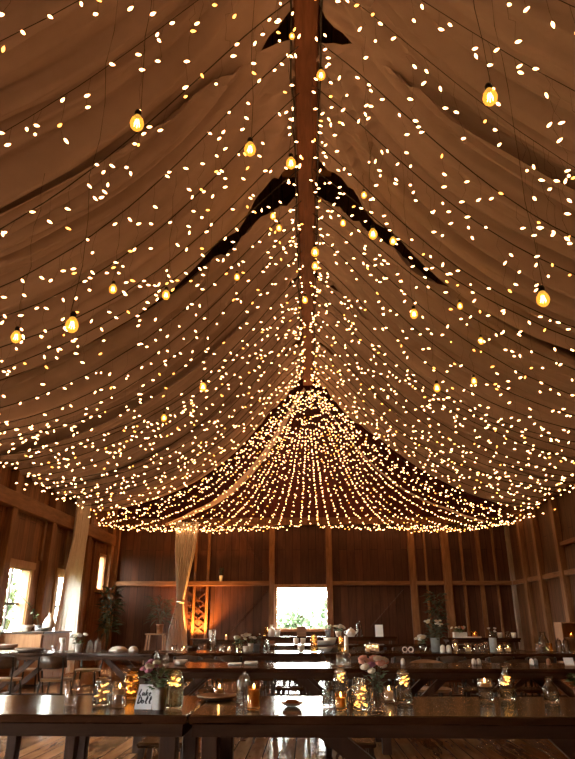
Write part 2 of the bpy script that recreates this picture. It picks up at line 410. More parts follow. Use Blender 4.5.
# roof: ridge timber, short cross pieces and rafters
RX = 0.05
trim(BX(RX - .15, RX + .15, WB, 18.0, 8.0, 8.28, bev=.015), M['ridgewood'])
for y in (2.2, 5.25, 8.55, 11.45, 14.3, 17.1):
    trim(BX(RX - .42, RX + .42, y - .1, y + .1, 8.28, 8.46, bev=.01), M['timber_x'])
    for s in (-1, 1):
        trim(bar(bmesh.new(), (s * WX, y, EAVE - .05), (s * .05, y, APEX - .2), .16, .2), M['timber_x'])
    trim(BX(RX - .09, RX + .09, y - .09, y + .09, 8.46, APEX - .1, bev=.01), M['timber'])

# ------------------------------------------------------------------ fabric canopy
PROF = [(0.0, 8.15), (.1, 8.05), (.6, 7.56), (1.1, 6.98), (1.55, 6.48), (2.0, 6.03), (2.55, 5.57), (3.3, 5.07), (4.05, 4.70), (4.55, 4.50), (5.3, 4.26), (6.1, 4.08), (9, 4.08)]
def cz(ax, Y=0):
    """height of the draped fabric at |x| = ax"""
    for (a, za), (b, zb) in zip(PROF, PROF[1:]):
        if ax <= b: return za + (zb - za) * (ax - a) / (b - a)
    return 4.08
def fold(s, Y, t, seed):
    def ridge(v): return 1 - 2 * abs(v)
    n = noise.noise(Vector((Y * 1.7 + seed, t * 0.35, seed))) * .7
    n += ridge(noise.noise(Vector((Y * 2.6 + seed * 3, t * 0.45 + seed, seed * 2.0)))) * .62
    n += ridge(noise.noise(Vector((Y * 6.0, t * .6, seed)))) * .38
    return n
SH = [(-1.4, 2.6), (2.4, 5.80), (5.45, 8.28), (8.66, 11.7), (11.4, 14.9), (14.6, 17.95)]
names = ['nearest', 'second nearest', 'third nearest', 'fourth nearest', 'fifth nearest', 'farthest']
for si, (ya, yb2) in enumerate(SH):
    for s in (-1, 1):
        bm = bmesh.new(); nu, nv = 56, 84; g = []
        mid = (ya + yb2) / 2
        for i in range(nu + 1):
            t = i / nu; row = []
            gather = 1 - (0.27 if si < 3 else .20) * math.exp(-t * 11.0)
            for j in range(nv + 1):
                f = j / nv; Y = mid + (f - .5) * (yb2 - ya) * gather
                ax = 0.13 + t * 5.97
                e = min(f, 1 - f)
                z = cz(ax, Y) + fold(s, Y / gather, t, si * 7 + s) * (.46 * (0.25 + 0.75 * math.sin(PI * min(1, t * .9 + .05))))
                z -= .10 * math.exp(-e * 30) * math.sin(PI * t)      # hem hangs a little
                row.append(bm.verts.new((s * ax + RX * (1 - t), Y, z)))
            g.append(row)
        for i in range(nu):
            for j in range(nv):
                q = (g[i][j], g[i + 1][j], g[i + 1][j + 1], g[i][j + 1])
                bm.faces.new(q if s < 0 else q[::-1])
        o = mesh_obj('fabric_canopy', bm, M['fabric'], smooth=True)
        tag(o, 'pale pleated fabric sheet on the %s side of the ridge, %s from the camera' % ('left' if s < 0 else 'right', names[si]), 'drape', 'fabric sheets under the roof')

# ------------------------------------------------------------------ fairy lights
def bulb_mesh(name, mat, l=.064, r=.0128):
    bm = LA([(0, -l * .42), (r * .8, -l * .22), (r, 0), (r * .62, l * .3), (0, l * .5)], 6)
    me = bpy.data.meshes.new(name)
    for f in bm.faces: f.smooth = True
    bm.to_mesh(me); bm.free(); me.materials.append(mat); return me
BM1 = bulb_mesh('fairy_bulb', M['fairy']); BM2 = bulb_mesh('fairy_bulb_amber', M['fairy_dim'])
def add_bulb(p, parent, sc=1.0):
    o = bpy.data.objects.new('bulb', BM2 if random.random() < .10 else BM1)
    o.location = p; o.rotation_euler = (random.uniform(-.5, .5), PI / 2 + random.gauss(0, .55), random.gauss(0, .6))
    o.scale = (sc, sc, sc); o.parent = parent
    COL.objects.link(o)
NB = 0
ordn = ['nearest', 'second', 'third', 'fourth', 'fifth', 'sixth', 'seventh', 'eighth', 'ninth', 'tenth', 'eleventh', 'twelfth', 'thirteenth', 'fourteenth', 'fifteenth', 'sixteenth', 'seventeenth', 'eighteenth', 'nineteenth', 'twentieth', 'twenty-first', 'twenty-second', 'twenty-third', 'twenty-fourth', 'twenty-fifth', 'twenty-sixth', 'twenty-seventh', 'twenty-eighth', 'twenty-ninth', 'thirtieth', 'thirty-first']
YS = [2.1 + .72 * i for i in range(10)] + [9.25 + .565 * i for i in range(15)]
for s in (-1, 1):
    for ci, y0 in enumerate(YS):
        bm = bmesh.new(); pts = []; y0 = y0 + random.uniform(-.12, .12)
        extra = random.uniform(.05, .28)
        n = 30
        for i in range(n + 1):
            t = i / n; ax = .1 + t * 5.9
            pts.append(Vector((s * ax + RX, y0 + .12 * math.sin(t * 5 + ci), cz(ax, y0) - .20 * (1 - .5 * t) - extra * math.sin(PI * t))))
        tube(bm, pts, .0045 if y0 < 4.9 else .0085, 4)
        bl = []
        # sockets and bulbs sitting on the cable, and thin drops with bulbs hanging from it
        L = 7.2; d = random.uniform(0.05, .3)
        while d < L:
            t = d / L; i = min(n - 1, int(t * n)); p = pts[i].lerp(pts[i + 1], t * n - i)
            near = y0 < 7.5
            if random.random() < .42:
                bl.append(p + Vector((random.uniform(-.03, .03), random.uniform(-.05, .05), -.045)))
            else:
                ln = random.choice((.14, .25, .4, .6, .85)) * (1.25 if near else .75)
                q = [p]; ln *= 1 - .65 * max(0, t - .7) / .3; k = max(2, int(ln / .11))
                for m_ in range(1, k + 1):
                    q.append(p + Vector((random.uniform(-.035, .035), random.uniform(-.05, .05), -ln * m_ / k)))
                tube(bm, q, .0014, 3, cap=False)
                nb = 1 if ln < .3 else random.choice((1, 2)) if ln < .5 else random.choice((2, 3, 3))
                for b_ in range(nb):
                    w = q[min(k, max(1, round(k * (b_ + 1) / nb)))]
                    bl.append(w + Vector((random.uniform(-.03, .03), random.uniform(-.03, .03), -.02)))
            d += random.uniform(.05, .30) if not near else (random.uniform(.05, .26) if y0 < 11 else random.uniform(.04, .18))
        bl = random.sample(bl, 100) if len(bl) > 100 else bl
        o = mesh_obj('icicle_light_string', bm, M['cable'])
        tag(o, 'warm white icicle light string on the %s side, %s from the camera' % ('left' if s < 0 else 'right', ordn[ci]), 'string lights', 'icicle light strings below the fabric')
        for b_ in bl: add_bulb(b_, o); NB += 1
# along the ridge
for k, dx in enumerate((-.19, .17)):
    bm = bmesh.new(); pts = [Vector((RX + dx + random.uniform(-.02, .02), y, 7.9 - random.uniform(0, .06))) for y in [3.5 + .45 * i for i in range(31)]]
    tube(bm, pts, .012, 5)
    bl = []
    for i in range(90):
        t = random.random() ** .8 * 29.9; p = pts[int(t)].lerp(pts[int(t) + 1], t - int(t))
        bl.append(p + Vector((random.uniform(-.12, .12), 0, random.choice((-.05, -.12, -.25, -.5)))))
    o = mesh_obj('ridge_light_string', bm, M['cable'])
    tag(o, 'dark cable with warm white lights running along the %s side of the ridge timber' % ('left', 'right')[k], 'string lights')
    for b_ in bl: add_bulb(b_, o); NB += 1
# fan of strands from the ridge end over the dark gable
FANN = 31
def gdrop(t): return (8.05 - cz(.1 + 6.0 * max(0, min(1, t)))) / 3.8
for k in range(FANN):
    f = (k + .5) / FANN * 2 - 1; sg = 1 if f > 0 else -1
    xl = 6.1 * abs(f) ** 1.15                       # where the strand reaches its lowest point
    xe = min(6.1, xl + 1.6 * min(1, abs(f) * 2.2) * (1 - .3 * abs(f)))
    a = Vector((RX + f * .30, 18.0, 7.95 - random.uniform(0, .2)))
    yb_ = 19.55 - 1.4 * max(0, abs(f) - .55) / .45
    q = min(1.0, abs(f) * 1.6)
    bm = bmesh.new(); n = 30; pts = []
    zl = 3.96 + random.uniform(-.03, .03) + .22 * max(0, abs(f) - .75) / .25
    for i in range(n + 1):
        ax = xe * i / n; t = min(1, ax / xl) if xl > .05 else i / n
        g = q * gdrop(t) + (1 - q) * (t + .10 * math.sin(PI * t))
        over = max(0, ax - xl)
        pts.append(Vector((a.x + sg * ax, a.y + (yb_ - a.y) * t, a.z + (zl - a.z) * g - .10 * q * math.sin(PI * t) + .05 * over ** 2)))
    tube(bm, pts, .006, 4)
    o = mesh_obj('fairy_light_strand', bm, M['cable'])
    tag(o, 'fairy light strand fanning over the dark gable, %s from the left' % ('first' if k == 0 else ordn[k]), 'string lights', 'fan of light strands at the far end')
    cum = [0.0]
    for p, p2 in zip(pts, pts[1:]): cum.append(cum[-1] + (p2 - p).length)
    rope = k % 5 == 2 or k in (14, 16); nb = min(98, int(cum[-1] * (14 if rope else 9.8)))
    for i in range(nb):
        d = cum[-1] * (1 - (1 - (i + random.uniform(.1, .9)) / nb) ** 1.0); j = 0
        while j < n - 1 and cum[j + 1] < d: j += 1
        if d < 1.2 and random.random() < .45: continue
        p = pts[j].lerp(pts[j + 1], (d - cum[j]) / max(1e-6, cum[j + 1] - cum[j]))
        add_bulb(p + Vector((random.uniform(-.035, .035), random.uniform(-.04, .04), random.uniform(-.08, .03))) * (.45 if rope else 1), o, .92); NB += 1
# narrow fabric strips within the fan
for (xe, ye, w, lab) in ((-4.3, 19.0, .5, 'left'), (5.2, 18.7, .45, 'right')):
    bm = bmesh.new(); prev = None
    for i in range(31):
        t = i / 30; p = Vector((RX - .1 if xe < 0 else RX + .1, 18.05, 7.9)).lerp(Vector((xe, ye, 4.1)), t); p.z = 8.0 - 3.9 * gdrop(t); p.y += .45 * math.sin(PI * min(1, t * 1.2 + .1)) ** .5
        ww = w * (.25 + .75 * math.sin(PI * min(1, t * .8 + .1)))
        r = [bm.verts.new(p + Vector((ww * (q - .5) * .25, ww * (q - .5), .03 * math.sin(q * 9)))) for q in (0, .25, .5, .75, 1)]
        if prev:
            for q in range(4): bm.faces.new((prev[q], prev[q + 1], r[q + 1], r[q]))
        prev = r
    tag(mesh_obj('fabric_strip', bm, M['fabric'], smooth=True), 'narrow pale fabric strip draped over the dark gable on the %s of the ridge end' % lab, 'drape')
print('bulbs', NB)
# hanging filament bulbs
PEND = [(490, 97, 15, 'largest hanging globe bulb, high on the right'), (137, 123, 14, 'large hanging globe bulb, high on the left'), (250, 149, 12, 'globe bulb left of the ridge timber, above its lower neighbour'), (291, 163, 10, 'globe bulb touching the left edge of the ridge timber'),
        (543, 299, 13, 'large globe bulb hanging low beside the right edge'), (72, 325, 13, 'large globe bulb hanging low on the left'), (16, 337, 10, 'globe bulb hanging closest to the left edge'), (113, 289, 8, 'small globe bulb above the large low left one'),
        (166, 295, 8, 'small globe bulb by the dark gap in the left fabric'), (373, 234, 9, 'globe bulb right of the ridge, left one of a close pair'), (393, 241, 7, 'globe bulb right of the ridge, right one of a close pair'), (414, 314, 8, 'globe bulb below the dark gap in the right fabric'),
        (237, 277, 6, 'small globe bulb left of the ridge halfway down'), (203, 387, 7, 'lowest small globe bulb in the left fabric middle'), (321, 75, 9, 'globe bulb on the right edge of the ridge timber, topmost'), (437, 388, 7, 'lowest small globe bulb in the right fabric middle'),
        (315, 252, 8, 'globe bulb on the ridge, upper one of a touching pair'), (315, 266, 7, 'globe bulb on the ridge, lower one of a touching pair'), (273, 216, 6, 'small globe bulb just left of the ridge, upper of two'), (279, 228, 6, 'small globe bulb just left of the ridge, lower of two'),
        (364, 195, 6, 'small globe bulb right of the ridge under the second cross piece'), (460, 306, 6, 'small globe bulb hanging in the right fabric, upper of three'), (481, 341, 6, 'small globe bulb hanging in the right fabric, middle of three'), (474, 381, 6, 'small globe bulb hanging in the right fabric, lowest of three'),
        (305, 300, 6, 'small globe bulb on the ridge below the touching pair'), (164, 418, 6, 'small globe bulb low in the left fabric'), (292, 36, 6, 'small amber globe bulb near the top of the ridge timber'), (343, 223, 6, 'small globe bulb close right of the ridge')]
def pend_proto(loc, cordlen, label, sc):
    t = thing('pendant_bulb', 'amber ' + label, 'light bulb', loc, random.uniform(0, 6), 'filament globe bulbs')
    r = .045 * sc
    mesh_obj('glass_globe', LA([(0, -1.25 * r), (.5 * r, -1.12 * r), (.86 * r, -.7 * r), (r, -.1 * r), (.86 * r, .5 * r), (.55 * r, 1.0 * r), (.42 * r, 1.3 * r)], 16), M['globe'], t, True)
    fb = bmesh.new()
    for k in range(6):
        a = k * PI / 3; tube(fb, [(.2 * r * math.cos(a), .2 * r * math.sin(a), .55 * r), (.42 * r * math.cos(a + .4), .42 * r * math.sin(a + .4), -.5 * r)], .055 * r, 4)
    mesh_obj('filament', fb, M['filament'], t)
    mesh_obj('socket', LA([(0, 1.25 * r), (.46 * r, 1.25 * r), (.5 * r, 1.9 * r), (.38 * r, 2.2 * r), (.12 * r, 2.35 * r), (0, 2.35 * r)], 12), M['iron'], t)
    cb = bmesh.new(); k = 8
    tube(cb, [(.02 * math.sin(q * 1.7) * (q < k), .02 * math.cos(q * 2.1) * (q < k), 2.3 * r + (cordlen - 2.3 * r) * q / k) for q in range(k + 1)], .0022, 4)
    mesh_obj('cord', cb, M['cable'], t)
for px, py, d, lab in PEND:
    dr = ray(px, py); dep = .09 * FPX / d; q = dep
    # march to the fabric so that the bulb hangs below it
    hit = 30.0; sdist = 1.0
    while sdist < 30:
        P = dr * sdist
        if P.z + ZC > cz(abs(P.x), P.y) - .35: hit = sdist; break
        sdist += .05
    dep = min(dep, hit * .97)
    P = dr * dep; P.z += ZC
    pend_proto(P, max(.25, cz(abs(P.x), P.y) - .15 - P.z), lab, 1.0 * d / (.09 * FPX / dep) if dep < q else 1.0)

# ------------------------------------------------------------------ tables
def table(x0, x1, y0, y1, label, z=TZ, th=.04, leg=.085, ap=.055, braces=True, name='trestle_table', group='long dark banquet tables'):
    cx, cy = (x0 + x1) / 2, (y0 + y1) / 2; hx, hy = (x1 - x0) / 2, (y1 - y0) / 2
    t = thing(name, label, 'table', (cx, cy, 0), 0, group)
    mesh_obj('tabletop', BX(-hx, hx, -hy, hy, z - th, z, bev=.006), M['table'], t)
    ab = bmesh.new()
    for q in (-hy + .012, hy - .042): box(ab, -hx + .02, hx - .02, q, q + .03, z - th - ap, z - th)
    for q in (-hx + .02, hx - .05): box(ab, q, q + .03, -hy + .042, hy - .042, z - th - ap, z - th)
    mesh_obj('apron', ab, M['apron'], t)
    for sx in (-1, 1):
        for sy in (-1, 1):
            X = sx * (hx - .10); Y = sy * (hy - .11)
            mesh_obj('leg', BX(X - leg / 2, X + leg / 2, Y - leg / 2, Y + leg / 2, 0, z - th, bev=.006), M['tableleg'], t)
            if braces: mesh_obj('brace', bar(bmesh.new(), (X - sx * .02, Y, .16), (X - sx * .62, Y, z - th - .03), .05, .07), M['tableleg'], t)
    mesh_obj('stretcher', bar(bmesh.new(), (-hx + .1, 0, .13), (hx - .1, 0, .13), .05, .09), M['tableleg'], t)
    for sx in (-1, 1):
        mesh_obj('cross_rail', bar(bmesh.new(), (sx * (hx - .1), -hy + .1, .13), (sx * (hx - .1), hy - .1, .13), .05, .08), M['tableleg'], t)
    return t
Y1a, Y1b = 3.40, 4.25
xs = x_at(187.5, 3.4, TZ)
t = table(xs - 2.5, xs - .004, Y1a, Y1b, 'dark wood banquet table in the front row, left of the seam', braces=False)
for px, yy in ((12, 3.55), (70.5, 3.55), (83.5, 4.0)):
    lx = x_at(px, yy, .55) - (xs - 1.252)
    mesh_obj('leg', BX(lx - .026, lx + .026, yy - 3.825 - .03, yy - 3.825 + .03, 0, TZ - .04, bev=.005), M['tableleg'], t)
t = table(xs + .004, xs + 2.5, Y1a, Y1b + .01, 'dark wood banquet table in the front row, right of the seam', braces=False)
mesh_obj('brace', bar(bmesh.new(), (-.66, .0, TZ - .06), (.15, .0, .10), .06, .09), M['tableleg'], t)
mesh_obj('brace', bar(bmesh.new(), (.58, .0, TZ - .06), (1.15, .0, .15), .06, .09), M['tableleg'], t)
Y2a, Y2b = 6.72, 7.62
x2 = x_at(131, Y2a, TZ)
table(x2, x2 + 2.38, Y2a, Y2b, 'dark wood banquet table in the second row, left of the seam')
table(x2 + 2.40, x2 + 4.85, Y2a, Y2b, 'dark wood banquet table in the second row, right of the seam')
Y3a, Y3b = 9.85, 10.75
x3 = x_at(155, Y3a, TZ)
table(x3 - 2.5, x3 - .01, Y3a - .1, Y3b, 'banquet table in the third row near the left windows, with clear braced legs')
for k in range(3):
    table(x3 + k * 2.46 + .01, x3 + k * 2.46 + 2.45, Y3a, Y3b, 'dark banquet table in the third row, %s beyond the window table' % ('first', 'second', 'third')[k])
Y4a, Y4b = 13.25, 14.15
x4 = x_at(262, Y4a, TZ)
table(x4, x4 + 2.4, Y4a, Y4b, 'dark banquet table in the fourth row, in front of the bright back window')
table(x4 + 2.42, x4 + 4.8, Y4a, Y4b, 'dark banquet table in the fourth row, right of the window one')
Y5a, Y5b, Z5 = 18.2, 18.9, .80
xa, xb = x_at(262, Y5a, Z5), x_at(397, Y5a, Z5)
table(xa, xb, Y5a, Y5b, 'narrow dark side table standing below the back window', z=Z5, name='side_table', group='side tables at the back wall')
xc, xd = x_at(448, 17.0, .80), x_at(521, 17.0, .80)
table(xc, xd, 17.0, 17.7, 'narrow dark side table near the right corner post', z=Z5, name='side_table', group='side tables at the back wall')
xe_, xf_ = x_at(193, Y5a, .72), x_at(258, Y5a, .72)
table(xe_, xf_, Y5a, Y5b, 'low dark side table beside the orange uplight', z=.72, name='side_table', group='side tables at the back wall')

# ------------------------------------------------------------------ chairs and stools
def make_chair(label, seatmat='oak', back='oak'):
    t = thing('dining_chair', label, 'chair', (0, 0, 0), 0, 'dining chairs')
    sb = bmesh.new(); n = 24; top = []; bot = []
    for k in range(n):
        a = 2 * PI * k / n; c_, s_ = math.cos(a), math.sin(a)
        x = .20 * (abs(c_) ** .6) * (1 if c_ >= 0 else -1); y = .20 * (abs(s_) ** .6) * (1 if s_ >= 0 else -1)
        top.append(sb.verts.new((x, y, .455))); bot.append(sb.verts.new((x * .95, y * .95, .425)))
    sb.faces.new(top); sb.faces.new(bot[::-1])
    for k in range(n): sb.faces.new((bot[k], bot[(k + 1) % n], top[(k + 1) % n], top[k]))
    mesh_obj('seat', sb, M[seatmat], t)
    for sx in (-1, 1):
        for sy in (-1, 1):
            lb = bmesh.new(); tube(lb, [(sx * .15, sy * .15, .43), (sx * .20, sy * .21, 0)], [.016, .012], 8)
            mesh_obj('leg', lb, M['iron'], t)
    rb = bmesh.new()
    for sx in (-1, 1): tube(rb, [(sx * .172, -.175, .2), (sx * .172, .18, .2)], .009, 6)
    tube(rb, [(-.172, 0, .2), (.172, 0, .2)], .009, 6)
    mesh_obj('stretcher', rb, M['iron'], t)
    for sx in (-1, 1):
        mesh_obj('back_post', tube(bmesh.new(), [(sx * .16, -.17, .43), (sx * .175, -.21, .58), (sx * .168, -.24, .735)], .013, 8), M['iron'], t)
    bb = bmesh.new(); g = []
    for i in range(9):
        f = i / 8 * 2 - 1; row = []
        for dz, dy in ((.58, 0), (.75, -.035), (.75, -.053), (.58, -.018)):
            zz = dz + (-.03 * f * f if dz > .7 else .02 * f * f)
            row.append(bb.verts.new((f * .20, -.245 + .07 * f * f + dy + .03, zz)))
        g.append(row)
    for a, b in zip(g, g[1:]):
        for q in range(4): bb.faces.new((a[q], a[(q + 1) % 4], b[(q + 1) % 4], b[q]))
    bb.faces.new(g[0][::-1]); bb.faces.new(g[-1])
    bmesh.ops.recalc_face_normals(bb, faces=bb.faces[:])
    mesh_obj('backrest', bb, M[back], t, True)
    return t
def make_stool(label):
    t = thing('stool', label, 'stool', (0, 0, 0), 0, 'backless stools at the front tables')
    mesh_obj('seat', BX(-.165, .165, -.15, .15, .43, .46, bev=.01), M['darkseat'], t)
    for sx in (-1, 1):
        for sy in (-1, 1):
            mesh_obj('leg', bar(bmesh.new(), (sx * .13, sy * .12, .435), (sx * .17, sy * .16, 0), .034, .034, up=(0, 1, 0)), M['chairdark'], t)
    mesh_obj('stretcher', (lambda b: (bar(b, (-.17, -.14, .2), (.17, -.14, .2), .02, .03), bar(b, (-.17, .14, .2), (.17, .14, .2), .02, .03), b)[2])(bmesh.new()), M['chairdark'], t)
    return t
CH = {}
def chair(px, Y, faceback, lab, look='dark'):
    """faceback: backrest towards the camera"""
    x = x_at(px, Y, .45); rz = (0 if faceback else PI) + random.uniform(-.12, .12)
    if look not in CH:
        c = CH[look] = make_chair(lab, {'dark': 'darkseat', 'oak': 'oak', 'barrel': 'oak'}[look], 'oak' if look == 'barrel' else 'chairdark'); c.location = (x, Y, 0); c.rotation_euler = (0, 0, rz)
    else: dup(CH[look], (x, Y, 0), rz, lab)
for px, lab in ((56, 'near the jars and flowers'), (5, 'at the left edge')):
    chair(px, 9.3, True, 'wooden chair on iron legs before the window table, ' + lab, 'oak')
for i, px in enumerate((30, 88)): chair(px, 11.15, False, 'wooden chair on iron legs behind the left window table, %s one' % ('left', 'right')[i], 'oak')
w8 = ['first', 'second', 'third', 'fourth', 'fifth', 'sixth', 'seventh', 'eighth', 'ninth']
for i, px in enumerate((160, 205, 372, 433, 480, 530)): chair(px, 8.1, False, 'light brown backed chair on the far side of the second table row' if px == 433 else 'chair on the far side of the second table row, %s from the left' % w8[i], 'barrel' if px == 433 else 'dark')
for i, px in enumerate((190, 228, 362, 404, 452, 497, 540)): chair(px, 9.42, True, 'chair at the near side of the third row right of the window table, %s' % w8[i])
for i, px in enumerate((200, 255, 300, 350, 415, 470, 520)): chair(px, 11.2, False, 'chair on the far side of the third table row, %s from the left, mostly hidden' % w8[i])
for i, px in enumerate((285, 322, 362, 402, 440)): chair(px, 12.85, True, 'chair on the near side of the fourth table row, %s from the left' % w8[i])
ST = None
for px, Y, lab in ((167, 4.62, 'dark stool under the front tables beside the seam legs'), (349, 4.66, 'dark stool under the right front table below the lit jars')) + tuple((px, 8.15, 'polished stool behind the second row in the window glare, %s from the left' % q) for px, q in ((252, 'first'), (290, 'second'), (322, 'third'))) + tuple((px, 9.45, 'polished stool before the third row in the window glare, %s from the left' % q) for px, q in ((262, 'first'), (294, 'second'), (324, 'third'))):
    x = x_at(px, Y, .45)
    if ST is None: ST = make_stool(lab); ST.location = (x, Y, 0)
    else: dup(ST, (x, Y, 0), random.uniform(-.1, .1), lab)

# ------------------------------------------------------------------ table things
def jar_prof(h, r, neck=.72, sh=.74):
    return [(0, .004), (r * .86, .004), (r * .98, .012), (r, .03), (r, h * sh * .9), (r * .97, h * sh), (r * .84, h * (sh + .08)), (r * neck, h * (sh + .13)), (r * neck, h * .90), (r * (neck + .06), h * .91), (r * (neck + .06), h * .93), (r * neck, h * .94), (r * neck, h * .985), (r * (neck - .05), h),
            (r * (neck - .08), h * .985), (r * (neck - .08), h * (sh + .13)), (r * .78, h * (sh + .08)), (r * .9, h * sh), (r * .93, h * sh * .9), (r * .93, .03), (r * .8, .016), (0, .016)]
def mason_jar(p, h, r, label, mat='glass', **k):
    t = thing('mason_jar', label, 'jar', p, random.uniform(0, 6))
    mesh_obj('jar_body', LA(jar_prof(h, r, **k), 24), M[mat], t, True)
    mesh_obj('wire_collar', (lambda b: (tube(b, [(r * .74 * math.cos(q * PI / 8), r * .74 * math.sin(q * PI / 8), h * .89) for q in range(17)], .0022, 5), b)[1])(bmesh.new()), M['copper'], t)
    return t
def bottle(p, h, r, label, mat='glass', neck=.34, cat='bottle', name='glass_bottle'):
    o = mesh_obj(name, LA([(0, .003), (r * .9, .003), (r, .015), (r, h * .52), (r * .92, h * .60), (r * (neck + .2), h * .72), (r * neck, h * .80), (r * neck, h * .94), (r * (neck + .12), h * .95), (r * (neck + .12), h), (r * (neck - .06), h), (r * (neck - .06), h * .8), (r * .82, h * .60), (r * .92, h * .5), (r * .92, .02), (0, .014)], 20), M[mat], None, True, loc=p)
    return tag(o, label, cat)
def tumbler(p, h, r, label, mat='thin_glass', flare=1.08, cat='glass', name='drinking_glass', th=.93):
    o = mesh_obj(name, LA([(0, .002), (r * .88, .002), (r * .95, .01), (r * flare, h), (r * flare * th, h), (r * .88, .018), (0, .014)], 20), M[mat], None, True, loc=p)
    return tag(o, label, cat)
def candle(p, h, r, label, lit=True, base=0.0, mat='wax'):
    t = thing('votive_candle', label, 'candle', (p[0], p[1], p[2] + base))
    mesh_obj('wax', LA([(0, 0), (r * .97, 0), (r, .004), (r, h - .004), (r * .93, h), (r * .8, h - .004), (0, h - .006)], 16), M[mat], t, True)
    mesh_obj('wick', tube(bmesh.new(), [(0, 0, h - .008), (.001, 0, h + .006)], .0014, 5), M['ink'], t)
    if lit: mesh_obj('flame', LA([(0, h + .001), (.0036, h + .006), (.0046, h + .010), (.0030, h + .018), (0, h + .026)], 8), M['flame'], t, True)
    return t
def fairy_bundle(p, h0, h1, r, n, label, sc=.22):
    t = thing('fairy_light_bundle', label, 'string lights', p)
    wb = bmesh.new(); pts = []
    for k in range(n * 3):
        a = k * 1.9; pts.append(Vector((r * .8 * math.cos(a) * (.4 + .6 * random.random()), r * .8 * math.sin(a) * (.4 + .6 * random.random()), h0 + (h1 - h0) * random.random())))
    tube(wb, pts, .0009, 3, cap=False); mesh_obj('wire', wb, M['copper'], t)
    me = BJ
    for k in range(n):
        o = bpy.data.objects.new('bulb', me); o.location = pts[k * 3 + 1]; o.scale = (sc, sc, sc); o.rotation_euler = (random.random() * 3, random.random() * 3, 0); o.parent = t; COL.objects.link(o)
    return t
BJ = bulb_mesh('jar_bulb', M['jarlight'])
def bell(p, h, r, label):
    t = thing('glass_cloche', label, 'glass dome', p)
    mesh_obj('dome', LA([(r, .004), (r * 1.02, .012), (r, h * .5), (r * .92, h * .7), (r * .68, h * .86), (r * .25, h * .91), (r * .2, h * .91), (r * .62, h * .84), (r * .86, h * .69), (r * .94, h * .5), (r * .95, .012)], 22), M['glass'], t, True)
    mesh_obj('knob', LA([(0, h * .905), (r * .16, h * .92), (r * .24, h * .96), (r * .16, h * .995), (0, h)], 12), M['glass'], t, True)
    return t
def vessel(name, cat, p, prof, mat, label, n=22):
    return tag(mesh_obj(name, LA(prof, n), M[mat], None, True, loc=p), label, cat)
def cup_prof(h, r, fl=1.1): return [(0, .002), (r * .7, .002), (r * .8, .008), (r, h * .55), (r * fl, h), (r * fl * .93, h), (r * .92, h * .55), (r * .7, .014), (0, .012)]
def pot_prof(h, r, fl=1.12): return [(0, 0), (r * .86, 0), (r * .88, .004), (r * fl * .98, h * .93), (r * fl * 1.03, h * .94), (r * fl * 1.03, h), (r * fl * .95, h), (r * .9, h * .5), (r * .82, .02), (0, .02)]
def rose(bm, c, r, up=Vector((0, 0, 1)), layers=3):
    q = up.to_track_quat('Z', 'Y').to_matrix()
    for l in range(layers):
        n = 3 + l; f = (l + 1) / layers; rr = r * (.35 + .65 * f); top = r * (1.25 - .35 * f); curl = .55 + .40 * f
        for k in range(n):
            a = 2 * PI * k / n + l * .7; w = PI / n * 1.25; rows = []
            for vv, rad, ww in ((0, .22, .5), (.35, .86, .9), (.7, 1.0, 1.0), (1.0, curl, .55)):
                rows.append([bm.verts.new(c + q @ Vector((rr * rad * math.cos(a + u * w), rr * rad * math.sin(a + u * w), top * vv - (.12 * r * abs(u) if vv == 1 else 0)))) for u in (-1, 0, 1)])
            for x, y in zip(rows, rows[1:]):
                for i in range(2): bm.faces.new((x[i], x[i + 1], y[i + 1], y[i]))
def leaf(bm, p, d, l, w):
    d = d.normalized(); s = d.cross(Vector((random.uniform(-.4, .4), random.uniform(-.4, .4), 1)))
    if s.length < .05: s = Vector((1, 0, 0))
    s.normalize(); nrm = s.cross(d)
    a, m1, m2, b = p, p + d * l * .5 + s * w / 2 + nrm * l * .06, p + d * l * .5 - s * w / 2 + nrm * l * .06, p + d * l - nrm * l * .12
    mid = p + d * l * .5
    va, v1, v2, vb, vm = [bm.verts.new(x) for x in (a, m1, m2, b, mid)]
    bm.faces.new((va, v1, vm)); bm.faces.new((v1, vb, vm)); bm.faces.new((vb, v2, vm)); bm.faces.new((v2, va, vm))
def flowers(p, h, r, n, mats, label, fr=.022, leaves=60, leafmat='leaf', z0=.0):
    """cut flowers: blooms, foliage; p is where the stems leave the vessel"""
    t = thing('cut_flowers', label, 'flowers', p)
    lb = bmesh.new(); sb = bmesh.new(); tops = []
    for k in range(n):
        a = random.uniform(0, 6.28); q = r * math.sqrt((k + .5) / n)
        top = Vector((q * math.cos(a), q * math.sin(a) * .8, h * random.uniform(.62, 1.0))); tops.append(top)
        tube(sb, [(0, 0, z0), top * .55 + Vector((0, 0, .02)), top], .0017, 4)
    for k in range(leaves):
        a = random.uniform(0, 6.28); zz = random.uniform(.02, .62) * h; q = r * random.uniform(.15, .95)
        leaf(lb, Vector((q * .6 * math.cos(a), q * .6 * math.sin(a), zz)), Vector((math.cos(a), math.sin(a), random.uniform(-.2, .9))), r * random.uniform(.32, .62), r * random.uniform(.18, .32))
    mesh_obj('foliage', lb, M[leafmat], t); mesh_obj('stem', sb, M['stem'], t)
    for k, tp in enumerate(tops):
        fb = bmesh.new(); rose(fb, tp - Vector((0, 0, fr * .4)), fr * random.uniform(.8, 1.2), (tp + Vector((0, 0, h * .5))).normalized())
        mesh_obj('flower', fb, M[mats[k % len(mats)]], t)
    return t
def row_y(fr, row):
    a, b = {1: (Y1a, Y1b), 2: (Y2a, Y2b), 3: (Y3a, Y3b), 4: (Y4a, Y4b)}[row]
    return a + (b - a) * fr
def on(px, Y, z=TZ):
    return Vector((x_at(px, Y, z), Y, z + .0005))
def py1(px, py): return at_z(px, py, TZ) + Vector((0, 0, .0005))
